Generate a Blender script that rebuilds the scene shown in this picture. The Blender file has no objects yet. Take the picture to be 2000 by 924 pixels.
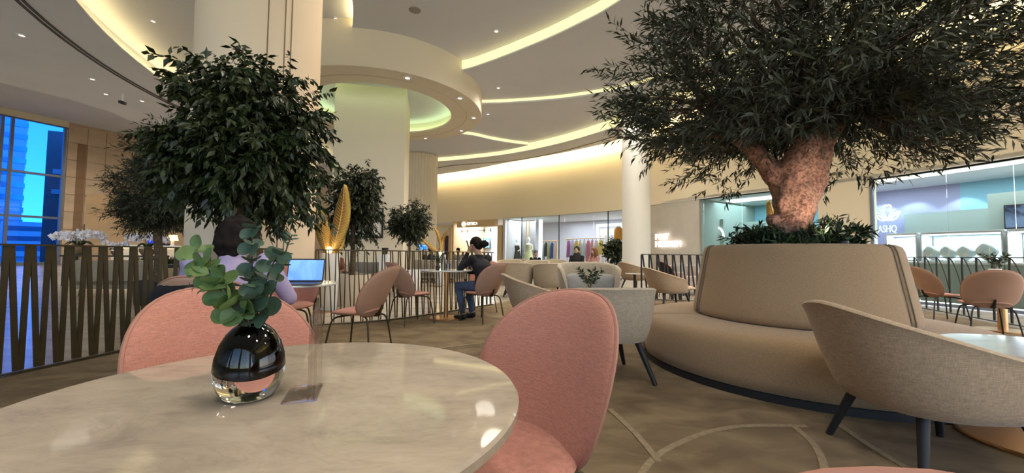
import bpy, bmesh, math, random
import numpy as np
from mathutils import Vector, Matrix, noise
random.seed(7)
R = math.radians
SC = bpy.context.scene
COL = SC.collection

# ------------------------------------------------------------------ camera, world, exposure
cam_d = bpy.data.cameras.new('camera'); cam = bpy.data.objects.new('camera', cam_d); COL.objects.link(cam)
cam_d.sensor_width = 36.0; cam_d.lens = 770 / 2000 * 36.0
cam_d.clip_start = 0.02; cam_d.clip_end = 300
CAMZ = 1.02
cam.matrix_world = Matrix.Translation((0, 0, CAMZ)) @ Matrix.Rotation(math.pi/2 + math.atan(35/770), 4, 'X') @ Matrix.Rotation(0.011, 4, 'Z')
SC.camera = cam
SC.view_settings.view_transform = 'Standard'; SC.view_settings.look = 'None'
SC.view_settings.exposure = 0.45; SC.view_settings.gamma = 1.0; SC.view_settings.use_curve_mapping = False
SC.cycles.max_bounces = 8; SC.cycles.diffuse_bounces = 4; SC.cycles.glossy_bounces = 4
SC.cycles.transmission_bounces = 8; SC.cycles.transparent_max_bounces = 12
SC.cycles.sample_clamp_indirect = 3.0; SC.cycles.caustics_reflective = False; SC.cycles.caustics_refractive = False
SC.cycles.blur_glossy = 0.5
W = bpy.data.worlds.new('world'); SC.world = W; W.use_nodes = True
nt = W.node_tree; bg = nt.nodes['Background']
sky = nt.nodes.new('ShaderNodeTexSky'); sky.sky_type = 'HOSEK_WILKIE'; sky.turbidity = 2.5; sky.ground_albedo = 0.3
sky.sun_direction = Vector((0.6, -0.5, 0.55)).normalized()
tint = nt.nodes.new('ShaderNodeMix'); tint.data_type = 'RGBA'; tint.blend_type = 'MULTIPLY'; tint.inputs[0].default_value = 1.0
tint.inputs[7].default_value = (1.24, 0.97, 0.88, 1)
nt.links.new(sky.outputs[0], tint.inputs[6]); nt.links.new(tint.outputs[2], bg.inputs[0])
bg.inputs[1].default_value = 16.0

# room lamps: recessed ceiling downlights plus added unseen fill spots (warm white)
DOWN_W = 300.0
DOWN_COL = (1.0, 0.92, 0.80)

# ------------------------------------------------------------------ helpers
def join(*gs):
    V = []; F = []
    for v, f in gs:
        n = len(V); V += [tuple(p) for p in v]; F += [tuple(i + n for i in q) for q in f]
    return V, F
def xf(g, M):
    return [tuple(M @ Vector(p)) for p in g[0]], g[1]
def T(x, y, z, rz=0, rx=0, ry=0, s=1):
    return Matrix.Translation((x, y, z)) @ Matrix.Rotation(rz, 4, 'Z') @ Matrix.Rotation(ry, 4, 'Y') @ Matrix.Rotation(rx, 4, 'X') @ Matrix.Scale(s, 4)
def mesh(name, g, mat=None, smooth=True, sharp=35):
    me = bpy.data.meshes.new(name); me.from_pydata(g[0], [], g[1])
    if mat: me.materials.append(mat)
    if smooth:
        me.polygons.foreach_set('use_smooth', [True] * len(me.polygons))
        try: me.set_sharp_from_angle(angle=R(sharp))
        except Exception: pass
    me.update(); return me
def ob(name, g, mat=None, parent=None, smooth=True, loc=None, sharp=35):
    me = g if isinstance(g, bpy.types.Mesh) else mesh(name, g, mat, smooth, sharp)
    o = bpy.data.objects.new(name, me); COL.objects.link(o)
    if parent: o.parent = parent
    if loc: o.location = loc
    return o
def tag(o, label=None, cat=None, group=None, kind=None):
    if label: o['label'] = label
    if cat: o['category'] = cat
    if group: o['group'] = group
    if kind: o['kind'] = kind
    return o
def thing(name, label, cat, loc=(0, 0, 0), rz=0, group=None):
    o = bpy.data.objects.new(name, None); COL.objects.link(o); o.empty_display_size = 0.1
    o.location = loc; o.rotation_euler = (0, 0, rz)
    return tag(o, label, cat, group)
def dup(root, loc, rz, label=None, group=None, scale=None):
    def cp(o, par):
        c = o.copy(); COL.objects.link(c)
        if par: c.parent = par
        for ch in list(o.children): cp(ch, c)
        return c
    c = cp(root, None); c.location = loc; c.rotation_euler = (0, 0, rz)
    if scale: c.scale = (scale,) * 3
    if label: c['label'] = label
    if group: c['group'] = group
    return c
def struct(name, g, mat, parent=None, smooth=True):
    o = ob(name, g, mat, parent, smooth)
    if not parent: o['kind'] = 'structure'
    return o
def face_to(x, y, fx, fy):      # rotation whose local +Y points from (x,y) to (fx,fy)
    return math.atan2(-(fx - x), fy - y)

def box(cx, cy, cz, sx, sy, sz, bev=0.0, rz=0.0):
    if bev <= 0:
        V = [(cx + a*sx/2, cy + b*sy/2, cz + c*sz/2) for a in (-1, 1) for b in (-1, 1) for c in (-1, 1)]
        F = [(0,1,3,2),(4,6,7,5),(0,4,5,1),(2,3,7,6),(0,2,6,4),(1,5,7,3)]
    else:
        bm = bmesh.new(); bmesh.ops.create_cube(bm, size=1)
        bmesh.ops.scale(bm, vec=(sx, sy, sz), verts=bm.verts)
        bmesh.ops.bevel(bm, geom=bm.edges[:], offset=bev, segments=2, affect='EDGES', profile=0.6)
        bm.verts.index_update()
        V = [(v.co.x + cx, v.co.y + cy, v.co.z + cz) for v in bm.verts]; F = [tuple(v.index for v in f.verts) for f in bm.faces]
        bm.free()
    if rz:
        c, s = math.cos(rz), math.sin(rz)
        V = [(cx + (x-cx)*c - (y-cy)*s, cy + (x-cx)*s + (y-cy)*c, z) for x, y, z in V]
    return V, F
def lathe(prof, n=32, cx=0, cy=0, cz=0, close=False):
    V = []; F = []; m = len(prof); poles = {}
    for i, (r, z) in enumerate(prof):
        for k in range(n):
            a = 2*math.pi*k/n; V.append((cx + r*math.cos(a), cy + r*math.sin(a), cz + z))
    for i in range(m - 1 if not close else m):
        j = (i+1) % m
        for k in range(n):
            l = (k+1) % n
            F.append((i*n+k, i*n+l, j*n+l, j*n+k))
    if not close:
        if prof[0][0] > 1e-6: F.append(tuple(reversed(range(n))))
        if prof[-1][0] > 1e-6: F.append(tuple((m-1)*n + k for k in range(n)))
    return V, F
def tube(path, rad, n=8, caps=True):
    P = [Vector(p) for p in path]; m = len(P)
    if not hasattr(rad, '__len__'): rad = [rad]*m
    V = []; F = []; prev = None
    for i in range(m):
        t = (P[min(i+1, m-1)] - P[max(i-1, 0)]).normalized()
        if prev is None:
            a = Vector((0, 0, 1)) if abs(t.z) < 0.9 else Vector((1, 0, 0))
            u = t.cross(a).normalized()
        else:
            u = (prev - t*prev.dot(t)).normalized()
        prev = u; w = t.cross(u)
        for k in range(n):
            an = 2*math.pi*k/n; V.append(tuple(P[i] + (u*math.cos(an) + w*math.sin(an))*rad[i]))
    for i in range(m-1):
        for k in range(n):
            l = (k+1) % n; F.append((i*n+k, i*n+l, (i+1)*n+l, (i+1)*n+k))
    if caps:
        F.append(tuple(reversed(range(n)))); F.append(tuple((m-1)*n+k for k in range(n)))
    return V, F
def grid(fn, nu, nv, cu=False, cv=False):
    V = []; F = []
    for i in range(nu):
        for j in range(nv): V.append(tuple(fn(i/(nu if cu else nu-1), j/(nv if cv else nv-1))))
    for i in range(nu if cu else nu-1):
        for j in range(nv if cv else nv-1):
            a = (i+1) % nu; b = (j+1) % nv
            F.append((i*nv+j, a*nv+j, a*nv+b, i*nv+b))
    return V, F
def prism(poly, z0, z1):
    n = len(poly); ar = sum(poly[i][0]*poly[(i+1)%n][1] - poly[(i+1)%n][0]*poly[i][1] for i in range(n))
    if ar < 0: poly = poly[::-1]
    V = [(x, y, z0) for x, y in poly] + [(x, y, z1) for x, y in poly]
    F = [tuple(reversed(range(n))), tuple(range(n, 2*n))] + [(i, (i+1)%n, n+(i+1)%n, n+i) for i in range(n)]
    return V, F
def ribbon(pts, z0, z1):
    n = len(pts); V = [(x, y, z0) for x, y in pts] + [(x, y, z1) for x, y in pts]
    return V, [(i, i+1, n+i+1, n+i) for i in range(n-1)]
def offset(pts, d):
    out = []
    for i in range(len(pts)):
        a = Vector(pts[max(i-1, 0)]); b = Vector(pts[min(i+1, len(pts)-1)]); t = (b-a).normalized()
        out.append((pts[i][0] + t.y*d, pts[i][1] - t.x*d))
    return out
def wallstrip(pts, th, z0, z1):
    q = offset(pts, th); return prism(list(pts) + q[::-1], z0, z1)
def flat(pts, w, z, h):
    return prism(offset(pts, w/2) + offset(pts, -w/2)[::-1], z, z+h)
def smooth_path(pts, k=8):
    out = []; n = len(pts)
    for i in range(n-1):
        p0, p1, p2, p3 = [Vector(pts[min(max(j, 0), n-1)]) for j in (i-1, i, i+1, i+2)]
        for s in range(k):
            t = s/k
            out.append(tuple(0.5*((2*p1) + (p2-p0)*t + (2*p0-5*p1+4*p2-p3)*t*t + (3*p1-p0-3*p2+p3)*t**3)))
    out.append(tuple(pts[-1])); return out
def disc_mesh(fn, n=40, rr=8):
    """closed pad: fn(a, b, side, r) -> point, side +1 front / -1 back, (a,b) in the unit disc"""
    V = []; F = []
    rs = [math.sin(math.pi/2*(i+1)/rr) for i in range(rr)]
    def layer(side, last):
        c = len(V); V.append(tuple(fn(0, 0, side, 0))); rings = []
        for i, r in enumerate(rs[:last]):
            rings.append([len(V) + k for k in range(n)])
            for k in range(n):
                a = 2*math.pi*k/n; V.append(tuple(fn(r*math.cos(a), r*math.sin(a), side, r)))
        return c, rings
    c1, r1 = layer(1, rr); c2, r2 = layer(-1, rr-1); r2.append(r1[-1])
    for c, rg, fl in ((c1, r1, 0), (c2, r2, 1)):
        for k in range(n):
            q = (c, rg[0][k], rg[0][(k+1)%n]); F.append(q[::-1] if fl else q)
        for i in range(len(rg)-1):
            for k in range(n):
                q = (rg[i][k], rg[i+1][k], rg[i+1][(k+1)%n], rg[i][(k+1)%n]); F.append(q[::-1] if fl else q)
    return V, F
def sup(a, b, n):
    """unit disc -> unit superellipse of exponent n"""
    r = math.hypot(a, b)
    if r < 1e-9: return 0.0, 0.0
    c, s = a/r, b/r; k = r / (abs(c)**n + abs(s)**n)**(1/n)
    return c*k, s*k
def pad(surf, tf, tb, n=40, rr=8, pw=6):
    e = 1e-3
    def fn(a, b, side, r):
        p = Vector(surf(a, b)); du = Vector(surf(a+e, b)) - p; dv = Vector(surf(a, b+e)) - p
        nn = du.cross(dv).normalized(); h = math.sqrt(max(0, 1 - r**pw))
        return p + nn*(tf*h if side > 0 else -tb*h)
    return disc_mesh(fn, n, rr)
def text_geo(s, size, depth, align='LEFT'):
    cu = bpy.data.curves.new('t', 'FONT'); cu.body = s; cu.size = size; cu.extrude = depth/2; cu.align_x = align; cu.resolution_u = 3
    o = bpy.data.objects.new('t', cu); COL.objects.link(o)
    dg = bpy.context.evaluated_depsgraph_get(); me = bpy.data.meshes.new_from_object(o.evaluated_get(dg))
    g = [tuple(v.co) for v in me.vertices], [tuple(p.vertices) for p in me.polygons]
    bpy.data.objects.remove(o); bpy.data.curves.remove(cu); bpy.data.meshes.remove(me)
    return g

# ------------------------------------------------------------------ materials
def mat(name, col, rough=0.5, metal=0.0, var=None, bump=None, spec=0.5, emit=None, es=1.0, island=0.0, sheen=0.0, trans=0.0, ior=1.45, weave=None, coat=0.0):
    m = bpy.data.materials.new(name); m.use_nodes = True; t = m.node_tree; N = t.nodes; L = t.links
    b = N['Principled BSDF']; b.inputs['Base Color'].default_value = (*col, 1); b.inputs['Roughness'].default_value = rough
    b.inputs['Metallic'].default_value = metal; b.inputs['Specular IOR Level'].default_value = spec; b.inputs['IOR'].default_value = ior
    b.inputs['Transmission Weight'].default_value = trans; b.inputs['Sheen Weight'].default_value = sheen; b.inputs['Coat Weight'].default_value = coat
    if emit: b.inputs['Emission Color'].default_value = (*emit, 1); b.inputs['Emission Strength'].default_value = es
    src = None; tc = N.new('ShaderNodeTexCoord')
    if var:
        nz = N.new('ShaderNodeTexNoise'); nz.inputs['Scale'].default_value = var[0]; nz.inputs['Detail'].default_value = 5
        L.new(tc.outputs['Object'], nz.inputs['Vector'])
        mr = N.new('ShaderNodeMapRange'); mr.inputs[1].default_value = 0.3; mr.inputs[2].default_value = 0.7
        mr.inputs[3].default_value = 1 - var[1]; mr.inputs[4].default_value = 1 + var[1]; L.new(nz.outputs[0], mr.inputs[0]); src = mr.outputs[0]
    if island:
        ge = N.new('ShaderNodeNewGeometry'); mr = N.new('ShaderNodeMapRange')
        mr.inputs[3].default_value = 1 - island; mr.inputs[4].default_value = 1 + island; L.new(ge.outputs['Random Per Island'], mr.inputs[0])
        if src:
            mu = N.new('ShaderNodeMath'); mu.operation = 'MULTIPLY'; L.new(src, mu.inputs[0]); L.new(mr.outputs[0], mu.inputs[1]); src = mu.outputs[0]
        else: src = mr.outputs[0]
    if src:
        hs = N.new('ShaderNodeHueSaturation'); hs.inputs['Color'].default_value = (*col, 1); L.new(src, hs.inputs['Value']); L.new(hs.outputs[0], b.inputs['Base Color'])
    if bump:
        nb = N.new('ShaderNodeTexNoise'); nb.inputs['Scale'].default_value = bump[0]; nb.inputs['Detail'].default_value = 3
        L.new(tc.outputs['Object'], nb.inputs['Vector'])
        bp = N.new('ShaderNodeBump'); bp.inputs['Strength'].default_value = bump[1]; bp.inputs['Distance'].default_value = bump[2] if len(bump) > 2 else 0.002
        L.new(nb.outputs[0], bp.inputs['Height']); L.new(bp.outputs[0], b.inputs['Normal'])
    if weave:
        # fine cloth weave: crossed thread bands modulate colour a little
        wa = N.new('ShaderNodeTexNoise'); wa.inputs['Scale'].default_value = 1.0; wa.inputs['Detail'].default_value = 2
        mp = N.new('ShaderNodeMapping'); mp.inputs['Scale'].default_value = (weave, weave, weave*0.12); L.new(tc.outputs['Object'], mp.inputs[0]); L.new(mp.outputs[0], wa.inputs['Vector'])
        wb = N.new('ShaderNodeTexNoise'); wb.inputs['Scale'].default_value = 1.0; wb.inputs['Detail'].default_value = 2
        mq = N.new('ShaderNodeMapping'); mq.inputs['Scale'].default_value = (weave*0.12, weave*0.12, weave); L.new(tc.outputs['Object'], mq.inputs[0]); L.new(mq.outputs[0], wb.inputs['Vector'])
        ad = N.new('ShaderNodeMath'); ad.operation = 'ADD'; L.new(wa.outputs[0], ad.inputs[0]); L.new(wb.outputs[0], ad.inputs[1])
        mr = N.new('ShaderNodeMapRange'); mr.inputs[1].default_value = 0.7; mr.inputs[2].default_value = 1.3; mr.inputs[3].default_value = 0.78; mr.inputs[4].default_value = 1.22
        L.new(ad.outputs[0], mr.inputs[0])
        hs = N.new('ShaderNodeHueSaturation'); hs.inputs['Color'].default_value = (*col, 1); L.new(mr.outputs[0], hs.inputs['Value']); L.new(hs.outputs[0], b.inputs['Base Color'])
        bp = N.new('ShaderNodeBump'); bp.inputs['Strength'].default_value = 0.35; bp.inputs['Distance'].default_value = 0.0015
        L.new(ad.outputs[0], bp.inputs['Height']); L.new(bp.outputs[0], b.inputs['Normal'])
    return m
def glow(name, col, s):
    m = bpy.data.materials.new(name); m.use_nodes = True; t = m.node_tree; t.nodes.clear()
    e = t.nodes.new('ShaderNodeEmission'); e.inputs[0].default_value = (*col, 1); e.inputs[1].default_value = s
    o = t.nodes.new('ShaderNodeOutputMaterial'); t.links.new(e.outputs[0], o.inputs[0]); return m
def pane_mat(name, tintc, refl=1.0, f0=1.5):
    m = bpy.data.materials.new(name); m.use_nodes = True; t = m.node_tree; N = t.nodes; N.clear(); L = t.links
    a = N.new('ShaderNodeBsdfTransparent'); a.inputs[0].default_value = (*tintc, 1)
    g = N.new('ShaderNodeBsdfGlossy'); g.inputs['Roughness'].default_value = 0.02
    f = N.new('ShaderNodeFresnel'); f.inputs[0].default_value = f0
    mu = N.new('ShaderNodeMath'); mu.operation = 'MULTIPLY'; mu.inputs[1].default_value = refl; L.new(f.outputs[0], mu.inputs[0])
    mx = N.new('ShaderNodeMixShader'); L.new(mu.outputs[0], mx.inputs[0]); L.new(a.outputs[0], mx.inputs[1]); L.new(g.outputs[0], mx.inputs[2])
    o = N.new('ShaderNodeOutputMaterial'); L.new(mx.outputs[0], o.inputs[0]); return m
def marble_mat(name, base, vein, scale=3.0, rough=0.08):
    m = mat(name, base, rough); t = m.node_tree; N = t.nodes; L = t.links; b = N['Principled BSDF']
    tc = N.new('ShaderNodeTexCoord'); 
    n1 = N.new('ShaderNodeTexNoise'); n1.inputs['Scale'].default_value = scale; n1.inputs['Detail'].default_value = 12; n1.inputs['Distortion'].default_value = 0.35; n1.inputs['Roughness'].default_value = 0.72
    mp = N.new('ShaderNodeMapping'); mp.inputs['Rotation'].default_value = (0, 0, 0.5); mp.inputs['Scale'].default_value = (1, 2.1, 1)
    L.new(tc.outputs['Object'], mp.inputs[0]); L.new(mp.outputs[0], n1.inputs['Vector'])
    cr = N.new('ShaderNodeValToRGB'); e = cr.color_ramp.elements
    e[0].position = 0.28; e[0].color = (*vein, 1); e[1].position = 0.60; e[1].color = (*base, 1)
    k = cr.color_ramp.elements.new(0.45); k.color = (*[0.35*v + 0.65*q for v, q in zip(vein, base)], 1)
    L.new(n1.outputs[0], cr.inputs[0])
    n2 = N.new('ShaderNodeTexNoise'); n2.inputs['Scale'].default_value = scale*0.9; n2.inputs['Detail'].default_value = 6; n2.inputs['Distortion'].default_value = 2.0
    L.new(mp.outputs[0], n2.inputs['Vector'])
    ab = N.new('ShaderNodeMath'); ab.operation = 'SUBTRACT'; ab.inputs[1].default_value = 0.5; L.new(n2.outputs[0], ab.inputs[0])
    aa = N.new('ShaderNodeMath'); aa.operation = 'ABSOLUTE'; L.new(ab.outputs[0], aa.inputs[0])
    mr = N.new('ShaderNodeMapRange'); mr.inputs[1].default_value = 0.0; mr.inputs[2].default_value = 0.025; mr.inputs[3].default_value = 0.16; mr.inputs[4].default_value = 0.0; L.new(aa.outputs[0], mr.inputs[0])
    mx = N.new('ShaderNodeMix'); mx.data_type = 'RGBA'; L.new(mr.outputs[0], mx.inputs[0]); L.new(cr.outputs[0], mx.inputs[6]); mx.inputs[7].default_value = (*[v*0.8 for v in vein], 1)
    L.new(mx.outputs[2], b.inputs['Base Color']); return m
def two_tone(name, c1, c2, scale, rough, lo=0.4, hi=0.6, bump=0.3, bs=300, stretch=(1, 1, 1), detail=6):
    m = mat(name, c1, rough); t = m.node_tree; N = t.nodes; L = t.links; b = N['Principled BSDF']; tc = N.new('ShaderNodeTexCoord')
    mp = N.new('ShaderNodeMapping'); mp.inputs['Scale'].default_value = stretch; L.new(tc.outputs['Object'], mp.inputs[0])
    n1 = N.new('ShaderNodeTexNoise'); n1.inputs['Scale'].default_value = scale; n1.inputs['Detail'].default_value = detail; n1.inputs['Distortion'].default_value = 0.6
    L.new(mp.outputs[0], n1.inputs['Vector'])
    cr = N.new('ShaderNodeValToRGB'); e = cr.color_ramp.elements; e[0].position = lo; e[0].color = (*c1, 1); e[1].position = hi; e[1].color = (*c2, 1)
    L.new(n1.outputs[0], cr.inputs[0]); L.new(cr.outputs[0], b.inputs['Base Color'])
    n2 = N.new('ShaderNodeTexNoise'); n2.inputs['Scale'].default_value = bs; n2.inputs['Detail'].default_value = 2; L.new(tc.outputs['Object'], n2.inputs['Vector'])
    bp = N.new('ShaderNodeBump'); bp.inputs['Strength'].default_value = bump; bp.inputs['Distance'].default_value = 0.003; L.new(n2.outputs[0], bp.inputs['Height']); L.new(bp.outputs[0], b.inputs['Normal'])
    return m

M = {}
M['ceil'] = mat('ceiling_paint', (0.72, 0.74, 0.81), 0.9, var=(0.6, 0.03))
M['plaster'] = mat('cream_plaster', (0.80, 0.69, 0.50), 0.85, var=(0.5, 0.03))
M['column'] = mat('column_plaster', (0.80, 0.635, 0.46), 0.8, var=(0.5, 0.02))
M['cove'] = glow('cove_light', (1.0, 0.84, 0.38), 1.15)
M['cove_led'] = glow('cove_led', (1.0, 0.76, 0.33), 22.0)
M['cove_wall'] = glow('cove_wall_led', (1.0, 0.80, 0.42), 27.0)
M['cove_green'] = glow('cove_green', (0.72, 1.0, 0.50), 8.0)
M['down'] = glow('downlight_lens', (1.0, 0.95, 0.88), 1.6)
M['drum'] = mat('drum_plaster', (0.78, 0.70, 0.57), 0.8, var=(0.5, 0.02))
M['slim'] = mat('slim_column_plaster', (0.80, 0.77, 0.69), 0.8, var=(0.5, 0.02))
M['dark'] = mat('dark_metal', (0.02, 0.018, 0.017), 0.45, 0.3)
M['slot'] = mat('slot_dark', (0.05, 0.05, 0.055), 0.6)
M['carpet'] = two_tone('carpet_pile', (0.122, 0.084, 0.046), (0.208, 0.152, 0.085), 3.0, 0.95, 0.36, 0.66, 0.8, 420, (1, 1.6, 1), 9)
M['carpet_line'] = mat('carpet_line', (0.235, 0.18, 0.11), 0.95, var=(30, 0.2), bump=(420, 0.5, 0.003))
M['lobby'] = two_tone('lobby_floor', (0.36, 0.30, 0.23), (0.48, 0.42, 0.34), 1.2, 0.22, 0.35, 0.65, 0.0, 50, (0.35, 3, 1))
M['stone'] = mat('beige_stone', (0.62, 0.46, 0.31), 0.6, var=(1.2, 0.12), bump=(60, 0.1))
M['stone_dark'] = mat('brown_stone', (0.27, 0.16, 0.085), 0.6, var=(2, 0.12))
M['brass'] = mat('brushed_brass', (0.56, 0.33, 0.15), 0.32, 1.0, bump=(200, 0.05))
M['bronze'] = mat('bronze_bar', (0.060, 0.045, 0.021), 0.45, 0.5, var=(6, 0.15))
M['gold'] = mat('gold_leaf', (0.36, 0.23, 0.06), 0.40, 0.8, bump=(60, 0.1))
M['white'] = mat('white_satin', (0.80, 0.79, 0.77), 0.5)
M['black'] = mat('black_satin', (0.012, 0.012, 0.014), 0.5)
M['mframe'] = mat('mullion_grey', (0.20, 0.23, 0.30), 0.45, 0.5)
M['wglass'] = pane_mat('window_glass', (0.86, 0.95, 1.0), 0.9)
M['skyglass'] = pane_mat('daylight_blue_glass', (0.14, 0.46, 0.90), 0.7)  # blue of the daylight outside is put into the glass tint
M['sglass'] = pane_mat('shop_glass', (0.93, 0.97, 0.97), 0.55)
M['pink'] = mat('pink_weave', (0.41, 0.175, 0.125), 0.9, weave=330, sheen=0.15)
M['pinkshell'] = mat('blush_shell', (0.40, 0.235, 0.155), 0.6, var=(5, 0.05), bump=(500, 0.15, 0.001))
M['pinkpipe'] = mat('pink_piping', (0.36, 0.17, 0.12), 0.8)
M['greige'] = mat('greige_weave', (0.365, 0.30, 0.215), 0.95, weave=220, sheen=0.2)
M['greige2'] = mat('greige_cloth', (0.395, 0.285, 0.18), 0.95, weave=210, sheen=0.2)
M['sofa'] = mat('sofa_cloth', (0.31, 0.21, 0.12), 0.95, weave=500, var=None, sheen=0.15)
M['seam'] = mat('seam_cord', (0.22, 0.17, 0.12), 0.9)
M['marble'] = marble_mat('white_marble', (0.455, 0.375, 0.285), (0.25, 0.205, 0.16), 4.2, 0.045)
M['marble2'] = marble_mat('pale_marble', (0.70, 0.70, 0.66), (0.5, 0.5, 0.48), 2.0, 0.08)
M['soil'] = mat('dark_soil', (0.03, 0.022, 0.015), 0.95, bump=(60, 0.8, 0.01))
M['bark'] = two_tone('olive_bark', (0.13, 0.060, 0.038), (0.34, 0.18, 0.115), 34, 0.85, 0.38, 0.6, 1.0, 70)
M['bark2'] = two_tone('ficus_bark', (0.07, 0.045, 0.028), (0.14, 0.095, 0.06), 20, 0.9, 0.4, 0.6, 0.8, 60)
M['twig'] = mat('twig', (0.075, 0.045, 0.028), 0.9)
M['olive'] = mat('olive_leaf', (0.038, 0.046, 0.024), 0.55, island=0.45)
M['ficus'] = mat('ficus_leaf', (0.019, 0.030, 0.007), 0.42, island=0.6)
M['ficus2'] = mat('far_ficus_leaf', (0.018, 0.028, 0.010), 0.5, island=0.5)
M['shrub'] = mat('shrub_leaf', (0.022, 0.042, 0.014), 0.45, island=0.5)
# ------------------------------------------------------------------ the setting
Wp = smooth_path([(-9.5,28.0),(-5.6,26.0),(-4.6,24.9),(-2.3,23.3),(0,21.3),(2.6,19.2),(4.75,16.9),(5.85,14.4),(6.85,12.7),(7.9,11.2),(8.9,9.55),(9.4,8.2),(9.65,7.2),(9.9,5.2),(10.05,2),(10.1,-6)], 10)
_wo = {}
def wall_line(d):
    k = round(d, 3)
    if k not in _wo: _wo[k] = offset(Wp, -d)
    return _wo[k]
def wall_at(ratio, d=0.0):
    """point of the curved wall line (pushed d outwards) lying in the direction X/Y = ratio from the hall's origin, and its tangent"""
    L = wall_line(d)
    for i in range(len(L)-1):
        (x0, y0), (x1, y1) = L[i], L[i+1]
        f0 = x0 - ratio*y0; f1 = x1 - ratio*y1
        if f0 <= 0 < f1:
            t = f0/(f0-f1); return (x0 + (x1-x0)*t, y0 + (y1-y0)*t), Vector((x1-x0, y1-y0)).normalized()
    return tuple(L[-1]), Vector((0, -1))
def wall_part(ra, rb, d=0.0):
    return [wall_at(ra, d)[0]] + [p for p in wall_line(d) if p[1] > 0 and ra < p[0]/p[1] < rb] + [wall_at(rb, d)[0]]
FZ = 3.0
fl = struct('floor', box(-11, 13, -0.115, 60, 50, 0.2), M['lobby'], smooth=False)
carpet_poly = smooth_path([(-4.6,-4),(-4.35,0),(-4.08,3.0),(-3.85,4.3),(-3.3,4.95),(-2.75,5.45),(-1.95,6.0),(-1.35,6.75),(-0.9,7.35),(0,8.8),(0.5,10.2),(0.8,12.5)], 6) + [(3.6,12.4),(3.4,9.2),(5.5,8.6),(8.2,7.9),(7.9,6.9),(7.45,5.6),(7.3,4),(7.6,-4)]
cp = tag(ob('carpet', prism(carpet_poly, -0.015, 0.0), M['carpet'], smooth=False), 'mottled beige wool carpet with pale curved lines under the cafe tables', 'carpet')
def ground_line(name, pts, w, dz=0.0):
    tag(ob(name, flat(smooth_path(pts, 10), w, 0.0, 0.0025 + dz), M['carpet_line'], cp, smooth=False))
GL = [[(0.42,1.55),(0.68,1.98),(0.98,2.24),(1.36,2.42),(1.80,2.44)], [(1.72,2.46),(1.66,2.2),(1.52,1.95),(1.35,1.75),(1.2,1.6)],
      [(2.02,2.5),(1.96,2.2),(1.93,1.9),(1.95,1.6)], [(0.66,2.66),(0.72,2.3),(0.74,2.0)], [(-0.9,4.2),(-0.2,4.6),(0.5,4.6),(1.2,4.3)]]
for i_, q in enumerate(GL): ground_line('carpet_line', q, 0.035, 0.0012*i_)

# fascia of the curved shop wall
struct('wall_back', wallstrip(Wp, -0.3, FZ, 6.6), M['plaster'], smooth=False)
tag(ob('shop_soffit', wallstrip(wall_part(0.36, 5.0, 0.02), -0.24, FZ - 0.02, FZ + 0.1), M['white'], bpy.data.objects['wall_back'], smooth=False))
# the room's other walls
struct('wall_right', box(10.6, -7, 3.3, 0.3, 4, 7), M['plaster'], smooth=False)
wf = struct('wall_front', join(box(-12, -8.2, 0.2, 46, 0.3, 0.6), box(-12, -8.2, 8.1, 46, 0.3, 3.8), *[box(-35 + 5.75*k, -8.2, 3.3, 0.9, 0.5, 6) for k in range(9)]), M['plaster'], smooth=False)
for k in range(8):
    wk = struct('window_%d' % (6 + k), join(box(-32.1 + 5.75*k, -8.2, 0.53, 4.9, 0.12, 0.08), box(-32.1 + 5.75*k, -8.2, 6.17, 4.9, 0.12, 0.08), box(-32.1 + 5.75*k, -8.2, 3.35, 0.08, 0.12, 5.6)), M['mframe'], smooth=False)
    for s in (-1, 1): ob('pane', box(-32.1 + 5.75*k + s*1.22, -8.2, 3.35, 2.36, 0.02, 5.6), M['wglass'], wk, smooth=False)
struct('wall_north', box(-15.5, 33.2, 5, 30, 0.3, 11), M['stone'], smooth=False)
wa, wb, wc = Vector((-31.85, 23.2)), Vector((-30.3, 26.5)), Vector((-28.4, 31.0))
wl = struct('wall_left', wallstrip([(-28.4,31.0),(-30.3,26.5)], 0.4, -0.015, 10), M['stone'], smooth=False)
struct('wall_entrance', wallstrip([(-31.85,23.2),(-36,13),(-36,-8)], -0.3, -0.015, 10), M['plaster'], smooth=False)
# stone cladding panels, each its own piece
ln = (wc - wb).length; tn = (wc - wb).normalized(); nrm = Vector((tn.y, -tn.x))
me_panel = mesh('stone_panel', box(0, 0, 0, ln/5*0.975, 0.06, 1.150, 0.012), M['stone'], smooth=False)
me_strip = mesh('stone_panel_dark', box(0, 0, 0, ln*0.09, 0.04, 1.19, 0.01), M['stone_dark'], smooth=False)
ang = math.atan2(tn.y, tn.x)
for i in range(5):
    for j in range(8):
        c = wb + tn*(ln/5*(i+0.5)) + nrm*0.03
        o = ob('stone_panel', me_panel, None, wl); o.location = (c.x, c.y, 0.6 + j*1.19); o.rotation_euler = (0, 0, ang)
for j in range(7):
    c = wb + tn*(ln*0.145) + nrm*0.075
    o = ob('stone_panel', me_strip, None, wl); o.location = (c.x, c.y, 0.6 + j*1.19); o.rotation_euler = (0, 0, ang)
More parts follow.
